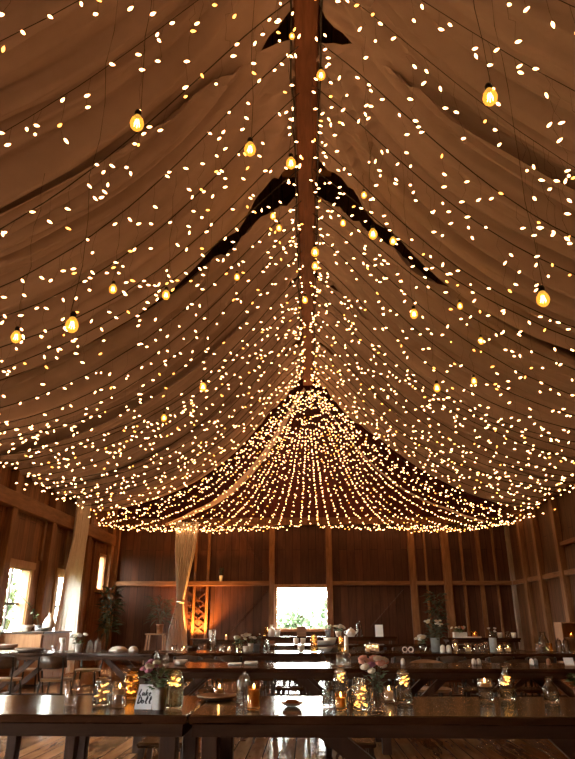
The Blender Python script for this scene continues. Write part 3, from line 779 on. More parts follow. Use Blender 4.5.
# --- front row, left table
p = py1(70, 705.5); tumbler(p, .125, .034, 'tall clear tumbler standing alone at the left of the front table')
p = py1(101, 706.5); mason_jar(p, .145, .047, 'wide clear mason jar with dim fairy lights, left of the glass candle', neck=.78)
fairy_bundle(p, .03, .11, .034, 9, 'fairy light wire inside the wide jar at the left of the front table')
p = py1(118, 707.5); tumbler(p, .125, .038, 'straight glass holding a glowing candle, left of the lettered card', flare=1.0, name='candle_glass', cat='candle holder')
candle(p, .028, .031, 'lit candle floating high in the straight glass left of the lettered card', base=.062)
p = py1(130, 700); mason_jar(p, .15, .044, 'amber lit mason jar standing behind the lettered card', mat='amber_glass', neck=.7)
fairy_bundle(p, .03, .12, .032, 12, 'fairy light wire inside the amber jar behind the lettered card')
# card with hand lettering
pc = py1(142.5, 709.5)
cw, chh = .092, .118
t = thing('table_card', 'white card hand lettered in black leaning beside the flower bucket', 'card', pc, math.radians(-4))
def lean(x, z, off=0.0): return Vector((x, z * math.sin(.22) - off * math.cos(.22), z * math.cos(.22) + off * math.sin(.22)))
cb = bmesh.new()
sk = .012
corners = [(-cw / 2, 0), (cw / 2, 0), (cw / 2 - .006, chh), (-cw / 2 + .012, chh)]
fr_ = [cb.verts.new(lean(x, z, .0)) for x, z in corners]; bk_ = [cb.verts.new(lean(x, z, -.003)) for x, z in corners]
cb.faces.new(fr_); cb.faces.new(bk_[::-1])
for k in range(4): cb.faces.new((fr_[(k + 1) % 4], fr_[k], bk_[k], bk_[(k + 1) % 4]))
mesh_obj('card_face', cb, M['card'], t)
mesh_obj('easel_foot', bar(bmesh.new(), lean(0, .07, -.004), (0, .062, .002), .02, .002, up=(0, 1, 0)), M['card'], t)
GL = {'L': [[(.35, 1), (.2, .5), (.05, .03), (.25, .08), (.5, .0)]],
      'a': [[(.45, .45), (.25, .5), (.05, .25), (.2, 0), (.42, .25), (.46, .45), (.45, .1), (.58, .02)]],
      'k': [[(.2, 1.0), (.1, 0)], [(.5, .5), (.16, .25), (.5, 0)]],
      'e': [[(.05, .25), (.4, .3), (.35, .48), (.15, .42), (.06, .15), (.25, 0), (.48, .12)]],
      'D': [[(.2, 1), (.08, .02)], [(.02, .92), (.4, .95), (.62, .55), (.4, .1), (.04, .0)]],
      'o': [[(.3, .5), (.08, .3), (.16, .02), (.4, .1), (.44, .38), (.28, .5)]],
      'l': [[(.1, .2), (.38, .8), (.32, 1.05), (.2, .8), (.16, .2), (.25, 0), (.42, .1)]]}
def lettering(word, x, z, s, wgt, name):
    b = bmesh.new()
    for ch in word:
        for st_ in GL[ch]:
            P = []
            for (u, v_), (u2, v2) in zip(st_, st_[1:]):
                for q in range(4): P.append((u + (u2 - u) * q / 4, v_ + (v2 - v_) * q / 4))
            P.append(st_[-1])
            for (a, b0), (a2, b2) in zip(P, P[1:]):
                d = Vector((a2 - a, b2 - b0)); d.normalize(); nx, nz = -d.y, d.x
                w = wgt * (1.35 if d.y < -.2 or abs(d.y) > .7 else .75)
                q = [b.verts.new(lean(x + s * (aa + .12 * bb) + k * nx * w, z + s * bb + k * nz * w, .0012)) for aa, bb, k in ((a, b0, -1), (a2, b2, -1), (a2, b2, 1), (a, b0, 1))]
                b.faces.new(q)
        x += s * .60
    mesh_obj(name, b, M['ink'], t)
lettering('Lake', -.033, .064, .030, .0023, 'lettering')
lettering('Doll', -.034, .027, .033, .0028, 'lettering')
p = py1(158, 709.5)
vessel('flower_bucket', 'bucket', p, pot_prof(.105, .037, 1.04), 'white', 'white metal bucket of pink flowers beside the lettered card')
flowers(p + Vector((-.005, 0, .095)), .135, .10, 9, ['pink', 'cream', 'pink'], 'pink blooms and green foliage in the white bucket', fr=.020, leaves=70, z0=-.06)
p = py1(173, 709.5); mason_jar(p, .185, .048, 'tall mason jar with a bright fairy light cluster in its neck, right of the bucket', neck=.62, mat='green_glass')
fairy_bundle(p, .105, .15, .038, 16, 'bright fairy light cluster in the tall jar right of the bucket', sc=.25)
# --- front row, right table
p = py1(217, 699.5)
vessel('wooden_platter', 'platter', p, [(0, .002), (.085, .002), (.112, .012), (.12, .02), (.115, .024), (.08, .012), (0, .010)], 'box', 'round wooden platter under a small votive on the front table', 32)
p2 = py1(219, 698) + Vector((0, 0, .011)); tumbler(p2, .065, .034, 'small votive glass standing on the wooden platter', name='candle_glass', cat='candle holder')
candle(p2, .024, .025, 'small lit candle in the votive glass on the platter', base=.016)
p = py1(243.5, 705.5); bell(p, .168, .040, 'clear glass dome with a knob standing left of the amber candle glass')
p = py1(253.5, 710.5); tumbler(p, .115, .034, 'amber cylinder candle glass right of the glass dome', flare=1.0, mat='thin_amber', th=.95, name='candle_glass', cat='candle holder')
candle(p, .082, .030, 'lit candle inside the amber cylinder right of the glass dome', base=.016)
p = py1(292, 706.5)
vessel('small_dish', 'dish', p, [(0, .002), (.035, .002), (.058, .014), (.062, .02), (.056, .018), (.03, .008), (0, .008)], 'porcelain', 'small pale dish with a brown bun in the bright reflection')
vessel('bread_bun', 'bun', p + Vector((0, 0, .010)), [(0, 0), (.030, 0), (.037, .008), (.032, .018), (.015, .024), (0, .025)], 'cork', 'brown bun on the small pale dish')
p = py1(327, 707); bottle(p, .122, .026, 'small clear bottle left of the tall lit jar', neck=.5)
p = py1(341, 705.5); mason_jar(p, .185, .042, 'tall mason jar lit at its neck, behind the glowing votive', neck=.66)
fairy_bundle(p, .11, .16, .028, 8, 'fairy light cluster in the neck of the tall jar behind the votive', sc=.23)
p = py1(341, 711); tumbler(p, .088, .030, 'amber votive glass standing in front of the tall jar', mat='thin_amber', name='candle_glass', cat='candle holder', flare=1.02)
candle(p, .045, .025, 'lit candle in the amber votive in front of the tall jar', base=.016)
p = py1(361, 711)
t = thing('handled_jar', 'squat jug jar with a handle, full of fairy lights, left of the roses', 'jar', p)
mesh_obj('jar_body', LA(jar_prof(.155, .048, neck=.6, sh=.66), 24), M['glass'], t, True)
mesh_obj('handle', tube(bmesh.new(), [(-.045 - .028 * math.sin(q * PI / 10), 0, .03 + .075 * q / 10) for q in range(11)], .006, 8), M['glass'], t, True)
fairy_bundle(p, .02, .115, .035, 16, 'fairy lights packed in the handled jar left of the roses', sc=.21)
p = py1(378, 711); tumbler(p, .105, .036, 'clear straight vase holding the peach roses', flare=1.03, name='flower_vase', cat='vase')
flowers(p + Vector((.005, 0, .09)), .155, .085, 16, ['peach', 'cream', 'peach', 'pink', 'cream'], 'peach and cream roses in the clear vase on the front table', fr=.026, leaves=40, z0=-.07)
p = py1(389.5, 703); tumbler(p, .085, .030, 'votive glass half behind the rose vase', name='candle_glass', cat='candle holder')
candle(p, .045, .025, 'lit candle in the votive half behind the rose vase', base=.016)
p = py1(404.5, 704); mason_jar(p, .172, .044, 'mason jar lit at its shoulder, right of the roses', neck=.66)
fairy_bundle(p, .095, .135, .032, 9, 'fairy light cluster in the jar right of the roses', sc=.25)
p = py1(486.5, 701.5); mason_jar(p, .118, .042, 'short square jar with a floating candle, left of the tapered bottle', neck=.93, sh=.78)
candle(p, .02, .030, 'lit candle high in the short jar left of the tapered bottle', base=.075)
p = py1(508, 701); bottle(p, .18, .044, 'tall tapered bottle lit by fairy lights on the right of the front table', neck=.4)
fairy_bundle(p, .085, .12, .03, 10, 'fairy light cluster in the tall tapered bottle on the right', sc=.25)
p = py1(552, 703.5); bottle(p, .135, .042, 'unlit tapered glass carafe near the right end of the front table', neck=.42, name='glass_carafe', cat='carafe')
p = py1(587, 707); vessel('plant_pot', 'pot', p, pot_prof(.09, .05), 'terracotta', 'terracotta pot at the right edge of the front table')
flowers(p + Vector((0, 0, .08)), .13, .095, 2, ['cream', 'cream'], 'leafy green plant at the right edge of the front table', fr=.01, leaves=110, z0=-.03)
# --- second row
def small(px, row, fr, kind, label, **k):
    Y = row_y(fr, row); p = on(px, Y); return kind(p, label, **k)
def votive(p, label, h=.085, r=.033, mat='thin_glass'):
    tumbler(p, h, r, 'glass of the ' + label, mat=mat, name='candle_glass', cat='candle holder'); candle(p, h * .45, r * .8, 'flame and wax of the ' + label, base=.014)
p = on(340, row_y(.5, 2)); tumbler(p, .105, .036, 'pair glass in the middle of the second row, left of its twin'); p = on(347.5, row_y(.7, 2)); tumbler(p, .105, .036, 'pair glass in the middle of the second row, right of its twin')
p = on(328, row_y(.6, 2)); tumbler(p, .06, .03, 'low glass left of the pair glasses on the second row')
for px, lab in ((251, 'folded white napkin on the second row in the window glare'), (235, 'folded white napkin on the second row left of the glare')):
    p = on(px, row_y(.55, 2)); tag(mesh_obj('folded_napkin', BX(-.07, .07, -.05, .05, 0, .022 if px == 235 else .035, bev=.008), M['linen'], loc=p), lab, 'napkin')
p = on(156, row_y(.6, 2)); bottle(p, .13, .03, 'slim white bottle at the left end of the second row', mat='glass', neck=.45)
p = on(166, row_y(.45, 2)); bottle(p, .13, .03, 'slim clear bottle at the left end of the second row, right of the white one', neck=.45)
p = on(180, row_y(.5, 2)); vessel('bowl', 'bowl', p, cup_prof(.05, .07), 'porcelain', 'pale bowl on the left half of the second row')
for px, lab, m_ in ((403, 'white salt pot right of the roses on the second row', 'porcelain'), (474, 'white salt pot on the right of the second row, left of its pair', 'porcelain'), (479, 'white pepper pot on the right of the second row, right of its pair', 'porcelain'), (532, 'small white pot on the second row left of the terracotta one', 'porcelain'), (536, 'small grey pot on the second row beside the white pot', 'grey'), (549, 'small terracotta pot on the right of the second row', 'terracotta')):
    p = on(px, row_y(.6, 2)); vessel('condiment_pot', 'pot', p, [(0, 0), (.02, 0), (.024, .01), (.022, .045), (.014, .06), (0, .066)], m_, lab, 14)
p = on(570, row_y(.5, 2))
tag(mesh_obj('menu_card', (lambda b: (bar(b, (0, 0, .0), (.0, .03, .075), .10, .003, up=(0, 1, 0)), b)[1])(bmesh.new()), M['card'], loc=p), 'blank white menu card at the right end of the second row', 'card')
# --- third row
R3 = lambda px, fr=.5: on(px, row_y(fr, 3))
def flow(px, fr, h, r, vp, vm, lab, fl, n=6, leafmat='leaf', leaves=45, fr_=.04):
    p = R3(px, fr); vessel('flower_vase', 'vase', p, vp, vm, 'vase of the ' + lab); flowers(p + Vector((0, 0, .10)), h, r, n, fl, lab, fr=fr_, leaves=leaves, leafmat=leafmat, z0=-.06)
p = R3(30, .4); vessel('serving_tray', 'tray', p, [(0, .003), (.17, .003), (.21, .03), (.215, .05), (.19, .045), (.16, .02), (0, .016)], 'stone', 'grey round serving tray on the left window table', 30)
p = R3(12, .5); tag(mesh_obj('table_runner', BX(-.25, .3, -.16, .16, 0, .012, bev=.004), M['linen'], loc=p), 'white cloth lying left of the grey tray', 'cloth')
p = R3(54, .4); tumbler(p, .10, .04, 'short glass right of the grey tray')
p = R3(62, .55); candle(p, .13, .035, 'pillar candle left of the white flowers on the window table', lit=False, mat='porcelain')
p = R3(61, .85); vessel('goblet', 'goblet', p, [(0, .002), (.04, .002), (.012, .02), (.012, .09), (.045, .13), (.05, .19), (.046, .19), (.04, .135), (0, .1)], 'porcelain', 'pale goblet behind the pillar candle')
flow(78, .45, .17, .12, pot_prof(.12, .055), 'porcelain', 'white flowers and greenery on the left window table', ['whitepetal', 'cream'])
p = R3(89, .35); bell(p, .17, .045, 'glass dome right of the white flowers, left one of two')
p = R3(97, .4); bell(p, .19, .05, 'glass dome right of the white flowers, right one of two')
for px, w, lab in ((118, .15, 'large folded white napkin on the right of the window table'), (133, .08, 'small folded white napkin right of the large one')):
    p = R3(px, .55)
    tag(mesh_obj('folded_napkin', LA([(0, .0), (w, 0), (w * .95, .03), (w * .6, .065), (w * .2, .075), (0, .075)], 14), M['linen'], None, True, loc=p), lab, 'napkin')
p = R3(174, .5); tumbler(p, .10, .04, 'clear glass below the tied curtain')
p = R3(183.5, .35); votive(p, 'lit votive just right of the tied curtain')
p = R3(192, .5); vessel('bowl', 'bowl', p, cup_prof(.085, .095), 'slab', 'dark bowl below the orange uplight')
p = R3(201, .4); tumbler(p, .115, .042, 'handled glass between dark bowl and tall bottle')
p = R3(212.5, .45); bottle(p, .31, .05, 'tall clear bottle on the third row below the lattice panel', neck=.4)
p = R3(221.5, .4); tumbler(p, .09, .036, 'clear glass right of the tall bottle')
p = R3(229, .35); votive(p, 'lit votive right of the tall bottle')
flow(238.5, .45, .14, .10, pot_prof(.13, .06), 'green_glass', 'cream flowers in a blue white vase on the third row', ['cream', 'whitepetal'])
p = R3(246, .3); vessel('cup', 'cup', p, cup_prof(.085, .045), 'porcelain', 'white cup between the two flower vases')
flow(250.5, .5, .14, .09, cup_prof(.12, .04), 'porcelain', 'white flowers left of the dark pot plant', ['whitepetal'], 4)
p = R3(256, .6); vessel('plant_pot', 'pot', p, pot_prof(.11, .055), 'grey', 'dark pot of the leafy plant left of the tall dome'); flowers(p + Vector((0, 0, .1)), .16, .12, 1, ['cream'], 'dark leafy plant left of the tall dome', leaves=70, leafmat='darkleaf', fr=.012, z0=-.05)
p = R3(266.5, .4); bell(p, .19, .052, 'tall glass dome at the left end of the window glare')
p = R3(301, .3); vessel('cup', 'cup', p, cup_prof(.10, .05), 'porcelain', 'white cup in the window glare on the third row')
p = R3(314, .5); mason_jar(p, .25, .06, 'golden amber jar right of the window glare', mat='amber_glass'); fairy_bundle(p, .05, .2, .04, 8, 'fairy lights in the golden amber jar')
p = R3(325, .6); vessel('bowl', 'bowl', p, cup_prof(.06, .10, 1.2), 'porcelain', 'wide white bowl right of the amber jar')
p = R3(333, .7); vessel('bowl', 'bowl', p, cup_prof(.07, .08, 1.2), 'stone', 'brown bowl left of the tall lit jar')
p = R3(341, .35); mason_jar(p, .235, .05, 'tall amber lit jar in the middle of the third row', mat='amber_glass'); fairy_bundle(p, .05, .19, .035, 8, 'fairy lights in the tall amber jar')
p = R3(346.5, .8); candle(p, .22, .03, 'slim white pillar candle behind the tall amber jar', lit=False, mat='porcelain')
p = R3(345, .2); votive(p, 'small votive in front of the slim pillar candle', h=.06)
for k, (px, fr) in enumerate(((368, .3), (373, .7), (377, .35))): votive(R3(px, fr), 'bright votive below the white sign, %s of three' % ('left', 'middle', 'right')[k], h=.12, r=.04)
for k, px in enumerate((405, 411)):
    p = R3(px, .4); tag(mesh_obj('napkin_ring', (lambda b: (tube(b, [(.035 * math.cos(q * PI / 8), 0, .037 + .035 * math.sin(q * PI / 8)) for q in range(17)], .009, 6), b)[1])(bmesh.new()), M['porcelain'], None, True, loc=p), 'pale napkin ring left of the flower jar, %s one' % ('left', 'right')[k], 'napkin ring')
flow(423, .4, .12, .09, cup_prof(.12, .055), 'glass', 'small white flowers left of the dark vase', ['whitepetal', 'cream'])
p = R3(436, .45); vessel('flower_vase', 'vase', p, [(0, .002), (.06, .002), (.065, .02), (.065, .15), (.07, .2), (.064, .2), (.055, .15), (0, .03)], 'grey', 'dark grey cylinder vase of tall white flowers'); flowers(p + Vector((0, 0, .17)), .30, .17, 12, ['whitepetal', 'cream'], 'tall white flowers in the dark grey vase', fr=.03, leaves=90, leafmat='darkleaf', z0=-.12)
for k, px in enumerate((443, 449)):
    p = R3(px, .35); vessel('condiment_pot', 'pot', p, [(0, 0), (.035, 0), (.04, .02), (.036, .08), (.022, .1), (0, .105)], 'porcelain', 'white pot right of the dark grey vase, %s of two' % ('left', 'right')[k], 14)
p = R3(456, .8); votive(p, 'lit votive behind the two white pots', h=.16, r=.045)
p = R3(468.5, .4); votive(p, 'large lit votive left of the white pillar vase', h=.13, r=.055)
for k, px in enumerate((477, 482, 487)):
    p = R3(px, .5 + .1 * k); tumbler(p, .10 + .02 * k, .035, 'clear glass left of the white pillar vase, %s of three' % w8[k])
p = R3(494, .5); vessel('pillar_vase', 'vase', p, [(0, 0), (.055, 0), (.055, .19), (.05, .2), (.04, .19), (0, .18)], 'grey', 'white pillar vase with leaves between the votives'); flowers(p + Vector((0, 0, .19)), .16, .10, 3, ['whitepetal'], 'spiky leaves in the white pillar vase', leaves=30, leafmat='darkleaf', fr=.022)
p = R3(500, .35); votive(p, 'lit votive right of the white pillar vase, left of two', h=.11, r=.045)
p = R3(508.5, .4); votive(p, 'lit votive right of the white pillar vase, right of two', h=.12, r=.05)
p = R3(540, .35); tumbler(p, .12, .05, 'clear glass left of the jug near the right wall')
p = R3(545, .6); bottle(p, .28, .075, 'wide clear jug near the right wall', neck=.5, name='glass_jug', cat='jug')
p = R3(550, .3); tumbler(p, .13, .045, 'amber glass right of the jug near the right wall', mat='thin_amber')
for k, px in enumerate((560, 567)):
    bell(R3(px, .4), .2, .045, 'glass dome at the right end of the third row, %s one' % ('left', 'right')[k])
# --- fourth row
p4 = lambda px, fr=.5: on(px, row_y(fr, 4))
for k, px in enumerate((296, 303)): tumbler(p4(px, .3), .12, .05, 'white glass on the fourth row before the window, %s one' % ('left', 'right')[k], mat='porcelain')
p = p4(322, .4); vessel('bowl', 'bowl', p, cup_prof(.07, .14, 1.2), 'porcelain', 'wide pale bowl on the fourth row')
p = p4(330, .6); vessel('bowl', 'bowl', p, cup_prof(.12, .12, 1.1), 'porcelain', 'deep pale bowl on the fourth row right of the wide one')
# --- side table below the window
P5 = lambda px, fr=.5, z=Z5: on(px, Y5a + (Y5b - Y5a) * fr, z)
bottle(P5(271.5, .4), .30, .09, 'white fat bottle at the left end of the window side table', mat='porcelain', neck=.4)
bottle(P5(266.5, .7), .26, .07, 'brown bottle left of the white one on the window side table', mat='amber_glass', neck=.4)
p = P5(277.5, .4); vessel('cup', 'cup', p, cup_prof(.16, .07), 'porcelain', 'cream mug on the window side table')
p = P5(301.5, .5)
tag(mesh_obj('planter_box', BX(-.13, .13, -.12, .12, 0, .26, bev=.008), M['box'], loc=p), 'square wooden planter box on the side table in front of the window', 'planter')
t = thing('sapling', 'small round green sapling growing in the wooden planter box', 'plant', p + Vector((0, 0, .255)))
mesh_obj('stem', tube(bmesh.new(), [(0, 0, -.02), (.005, 0, .12), (0, 0, .2)], .006, 6), M['stem'], t)
lb = bmesh.new()
for k in range(60):
    d = Vector((random.gauss(0, 1), random.gauss(0, 1), random.gauss(.2, .7))).normalized(); leaf(lb, Vector((0, 0, .2)) + d * random.uniform(.02, .07), d, .06, .04)
mesh_obj('foliage', lb, M['leaf'], t)
p = P5(328, .6); vessel('plant_pot', 'pot', p, pot_prof(.16, .07), 'grey', 'grey pot right of the window on the side table'); flowers(p + Vector((0, 0, .15)), .20, .16, 2, ['cream'], 'loose green plant right of the window', leaves=60, fr=.02, z0=-.05)
p = P5(338.5, .4); vessel('flower_vase', 'vase', p, cup_prof(.14, .08), 'porcelain', 'low vase of white blooms on the side table'); flowers(p + Vector((0, 0, .12)), .16, .17, 9, ['whitepetal', 'cream'], 'white blooms left of the teapot', leaves=50, fr=.05, z0=-.05)
p = P5(351, .45)
t = thing('teapot', 'white teapot left of the bell dome on the side table', 'teapot', p)
mesh_obj('pot_body', LA([(0, 0), (.09, 0), (.13, .07), (.12, .14), (.06, .2), (0, .205)], 20), M['porcelain'], t, True)
mesh_obj('spout', tube(bmesh.new(), [(.1, 0, .07), (.17, 0, .12), (.2, 0, .19)], [.03, .022, .016], 8), M['porcelain'], t, True)
mesh_obj('handle', tube(bmesh.new(), [(-.11 - .07 * math.sin(q * PI / 8), 0, .05 + .11 * q / 8) for q in range(9)], .012, 8), M['porcelain'], t, True)
mesh_obj('lid_knob', LA([(0, .2), (.02, .205), (.025, .225), (0, .24)], 10), M['porcelain'], t, True)
bell(P5(359.5, .5), .40, .085, 'tall glass bell dome between teapot and white sign')
p = P5(379.5, .5)
t = thing('framed_sign', 'small white sign standing near the right end of the side table', 'sign', p)
mesh_obj('sign_board', bar(bmesh.new(), (0, 0, 0), (0, .04, .30), .215, .012, up=(0, 1, 0)), M['card'], t)
mesh_obj('easel_foot', bar(bmesh.new(), (0, .03, .2), (0, .12, .0), .03, .01, up=(0, 1, 0)), M['card'], t)
# --- side table near the right corner
P6 = lambda px, fr=.5: on(px, 17.0 + .7 * fr, Z5)
p = P6(460, .5)
tag(mesh_obj('white_planter', BX(-.17, .17, -.1, .1, 0, .13, bev=.01), M['white'], loc=p), 'long white planter of flowers on the right side table', 'planter'); flowers(p + Vector((0, 0, .11)), .15, .18, 8, ['whitepetal', 'cream', 'peach'], 'mixed flowers in the long white planter', leaves=60, fr=.035, z0=-.05)
p = P6(475, .45); votive(p, 'square lit lantern glass on the right side table', h=.16, r=.075, mat='thin_amber')
p = P6(470, .05); tag(mesh_obj('folded_napkin', BX(-.28, .28, -.05, .05, 0, .03, bev=.01), M['linen'], loc=p), 'white folded cloth at the front edge of the right side table', 'napkin')
for k, px in enumerate((491, 500, 508, 514)):
    p = P6(px, .5)
    if k % 2: vessel('cup', 'cup', p, cup_prof(.12, .06), 'porcelain', 'pale cup on the right side table, %s from the left' % ('first', 'first', 'second', 'second')[k])
    else: tumbler(p, .15, .05, 'glass on the right side table, %s from the left' % ('first', 'first', 'second', 'second')[k])
# --- low table by the uplight
P7 = lambda px, fr=.5: on(px, Y5a + .7 * fr, .72)
p = P7(212, .45); vessel('cup', 'cup', p, cup_prof(.25, .10, 1.0), 'porcelain', 'tall white jar on the low side table right of the uplight')
p = P7(226, .4); candle(p, .10, .03, 'small candle on the low side table left of the flowers')
p = P7(200, .35); tag(mesh_obj('serving_board', BX(-.28, .28, -.14, .14, 0, .03, bev=.006), M['slab'], loc=p), 'dark serving board in front of the uplight', 'board')

# ------------------------------------------------------------------ curtains
def curtain(name, path, label, tie=None, n=60):
    """path: list of (z, centre, half width vector, depth) from top to bottom"""
    bm = bmesh.new(); rows = []
    zs = 40
    for i in range(zs + 1):
        f = i / zs * (len(path) - 1); k = min(len(path) - 2, int(f)); q = f - k; q = q * q * (3 - 2 * q)
        A, B = path[k], path[k + 1]
        c = Vector(A[0]).lerp(Vector(B[0]), q); h = Vector(A[1]).lerp(Vector(B[1]), q); dp = A[2] + (B[2] - A[2]) * q
        nn = h.cross(Vector((0, 0, 1))).normalized()
        rows.append([bm.verts.new(c + h * (2 * j / n - 1) + nn * dp * (math.sin(j * 2 * PI * 7 / n + .4 * math.sin(i * .2)) + .3 * math.sin(j * 1.9 + i * .05))) for j in range(n + 1)])
    for a, b in zip(rows, rows[1:]):
        for j in range(n): bm.faces.new((a[j], a[j + 1], b[j + 1], b[j]))
    t = thing(name, label, 'curtain', (0, 0, 0))
    mesh_obj('panel', bm, M['curtain'], t, True)
    return t
ca = at_y(82, 498, 16.3)
c1 = curtain('curtain', [((-5.95, 16.4, 4.3), (.05, .34, 0), .05), ((-5.93, 16.35, 3.2), (.04, .36, 0), .05), ((-5.93, 16.15, 2.0), (.05, .5, 0), .06), ((-5.92, 16.05, .02), (.06, .66, 0), .07)], 'long cream curtain hanging by the left wall windows')
mesh_obj('rod', tube(bmesh.new(), [(-6.0, 15.85, 4.33), (-6.0, 17.0, 4.33)], .015, 8), M['iron'], c1)
q0 = at_y(187.5, 527, 19.5); q1 = at_y(180, 603, 19.5); q2 = at_y(178, 643, 19.5)
c2 = curtain('curtain', [((q0.x, 19.5, 4.08), (.36, 0, 0), .06), ((q0.x - .03, 19.5, 3.2), (.31, 0, 0), .06), ((q1.x, 19.5, q1.z + .02), (.10, 0, 0), .05), ((q1.x - .02, 19.5, 1.0), (.26, 0, 0), .06), ((q2.x - .02, 19.5, .02), (.36, 0, 0), .06)], 'cream curtain tied at its middle on the back wall')
mesh_obj('tieback', LA([(.10, -.03), (.125, -.02), (.125, .02), (.10, .03)], 16, (q1.x, 19.5, q1.z + .02)), M['porcelain'], c2, True)
mesh_obj('rod', tube(bmesh.new(), [(q0.x - .5, 19.5, 4.1), (q0.x + .5, 19.5, 4.1)], .015, 8), M['iron'], c2)

# ------------------------------------------------------------------ things along the walls
# cabinet under the left window
cY0, cY1 = 12.7, 14.2
p0 = at_y(64, 632, 13.0)
ctop = p0.z
t = thing('cabinet', 'warm wooden cabinet with a dark top under the left window', 'cabinet', (-5.66, 13.75, 0))
mesh_obj('body', BX(-.42, .42, -.75, .75, .06, ctop - .03, bev=.01), M['cabinet'], t)
mesh_obj('top', BX(-.46, .46, -.79, .79, ctop - .03, ctop, bev=.006), M['slab'], t)
for s in (-1, 1):
    d = mesh_obj('door', BX(.42, .44, -.72 + (s > 0) * .73, -.01 + (s > 0) * .73, .1, ctop - .06, bev=.006), M['cabinet'], t)
    mesh_obj('knob', LA([(0, -.012), (.012, -.01), (.014, 0), (.012, .01), (0, .012)], 10, (.452, s * .06, .6)), M['iron'], d)
mesh_obj('plinth', BX(-.38, .38, -.71, .71, 0, .06), M['slab'], t)
def at_x(px, py, X):
    d = ray(px, py); s = X / d.x; return Vector((X, d.y * s, ZC + d.z * s))
def on_x(px, X, z):
    # the y along the plane X at height z whose picture column is px
    a, b = 8.0, 19.5
    for _ in range(50):
        Y = (a + b) / 2; u = X * cp + Y * sp; w = Y * cp - X * sp
        if (CX + FPX * u / (w * ct + (z - ZC) * st) < px) == (X < 0): a = Y
        else: b = Y
    return Vector((X, Y, z + .0005))
p = on_x(48, -5.72, ctop); vessel('stoneware_bottle', 'vase', p, [(0, 0), (.08, 0), (.125, .08), (.13, .16), (.09, .25), (.035, .31), (.035, .36), (.045, .37), (.028, .37), (.028, .31), (0, .3)], 'porcelain', 'cream bulbous vase on the wooden cabinet')
p = on_x(26, -5.6, ctop); vessel('shell_dish', 'dish', p, cup_prof(.13, .10, 1.5), 'porcelain', 'white dish at the window end of the cabinet')
p = on_x(38, -5.75, ctop); vessel('plant_pot', 'pot', p, pot_prof(.12, .07), 'grey', 'dark pot on the cabinet left of the cream vase')
t = thing('trailing_plant', 'slim branch with a few leaves in the dark pot before the window', 'plant', p + Vector((0, 0, .1)))
sb = bmesh.new(); lb = bmesh.new(); pts = [Vector((0, -.02 * k, .085 * k - .05)) + Vector((-.004 * k * k, -.008 * k * k, 0)) for k in range(8)]
tube(sb, pts, .008, 5)
for k in range(16): leaf(lb, pts[3 + k % 5], Vector((random.uniform(-1, 1), random.uniform(-1, 1), random.uniform(-.6, .6))), .11, .05)
mesh_obj('stem', sb, M['stem'], t); mesh_obj('foliage', lb, M['leaf'], t)
p = on_x(43, -5.55, ctop); vessel('bowl', 'bowl', p, cup_prof(.07, .12, 1.2), 'grey', 'grey blue bowl in front of the cream vase on the cabinet')
t = thing('bench', 'low wooden bench under the left window beside the cabinet', 'bench', (-5.85, 12.2, 0))
mesh_obj('seat', BX(-.25, .25, -.6, .6, .72, .78, bev=.01), M['box'], t)
for s in (-1, 1): mesh_obj('leg', BX(-.22, .22, s * .5 - .03, s * .5 + .03, 0, .72, bev=.005), M['box'], t)
def tall_plant(p, pot, h0, h1, r, n, ll, label, potlabel, potmat='terracotta', lw=.3, droop=0):
    vessel('plant_pot', 'pot', p, pot_prof(pot[0], pot[1]), potmat, potlabel)
    t = thing('potted_plant', label, 'plant', Vector(p) + Vector((0, 0, pot[0] * .9)))
    sb = bmesh.new(); lb = bmesh.new()
    for k in range(5):
        a = k * 1.26; top = Vector((r * .35 * math.cos(a), r * .35 * math.sin(a), h1 * random.uniform(.7, .95)))
        tube(sb, [(0, 0, -.05), top * .5, top], [.014, .01, .005], 5)
    for k in range(n):
        a = random.uniform(0, 6.28); z = random.uniform(h0, h1); q = r * (.1 + .5 * random.random())
        leaf(lb, Vector((q * math.cos(a), q * math.sin(a), z)), Vector((math.cos(a), math.sin(a), random.uniform(-.6, .8) - droop)), ll * random.uniform(.7, 1.2), ll * lw)
    mesh_obj('stem', sb, M['stem'], t); mesh_obj('foliage', lb, M['darkleaf'], t)
xp = x_at(106, 18.6, 1.3)
tall_plant((xp + .12, 18.5, 0), (.4, .2), .55, 1.72, .30, 170, .30, 'tall dark leafy plant in the left back corner', 'floor pot of the tall plant in the left back corner')
# plant on a stand
xs_ = x_at(156.5, 18.9, .9)
t = thing('plant_stand', 'wooden stand left of the tied curtain holding a fern', 'stand', (xs_, 18.9, 0))
sz = at_y(156, 633.5, 18.9).z
mesh_obj('top', BX(-.28, .28, -.2, .2, sz - .035, sz, bev=.005), M['box'], t)
for a in (-1, 1):
    for b in (-1, 1): mesh_obj('leg', bar(bmesh.new(), (a * .22, b * .15, sz - .03), (a * .27, b * .18, 0), .04, .04, up=(0, 1, 0)), M['box'], t)
mesh_obj('rail', bar(bmesh.new(), (-.24, -.16, .35), (.24, -.16, .35), .02, .03), M['box'], t)
tall_plant((x_at(159.5, 18.9, sz), 18.9, sz + .0005), (.24, .095), .12, .75, .42, 120, .30, 'spiky dark fern on the wooden stand left of the tied curtain', 'copper pot on the wooden stand left of the tied curtain', 'brass', lw=.14)
# pot on the rail
zr = railz + .07
tall_plant((x_at(221, WY - .085, zr), WY - .085, zr + .0005), (.16, .055), .05, .26, .06, 60, .08, 'small dark plant standing high on the back wall rail', 'small pot standing on the back wall rail', 'grey', droop=.2)
xq = x_at(438, 16.6, .9)
tall_plant((xq, 16.6, 0), (.45, .2), .45, 1.45, .24, 150, .24, 'tall dark plant before the back wall right of the side table', 'floor pot of the dark plant right of the side table', 'slab')
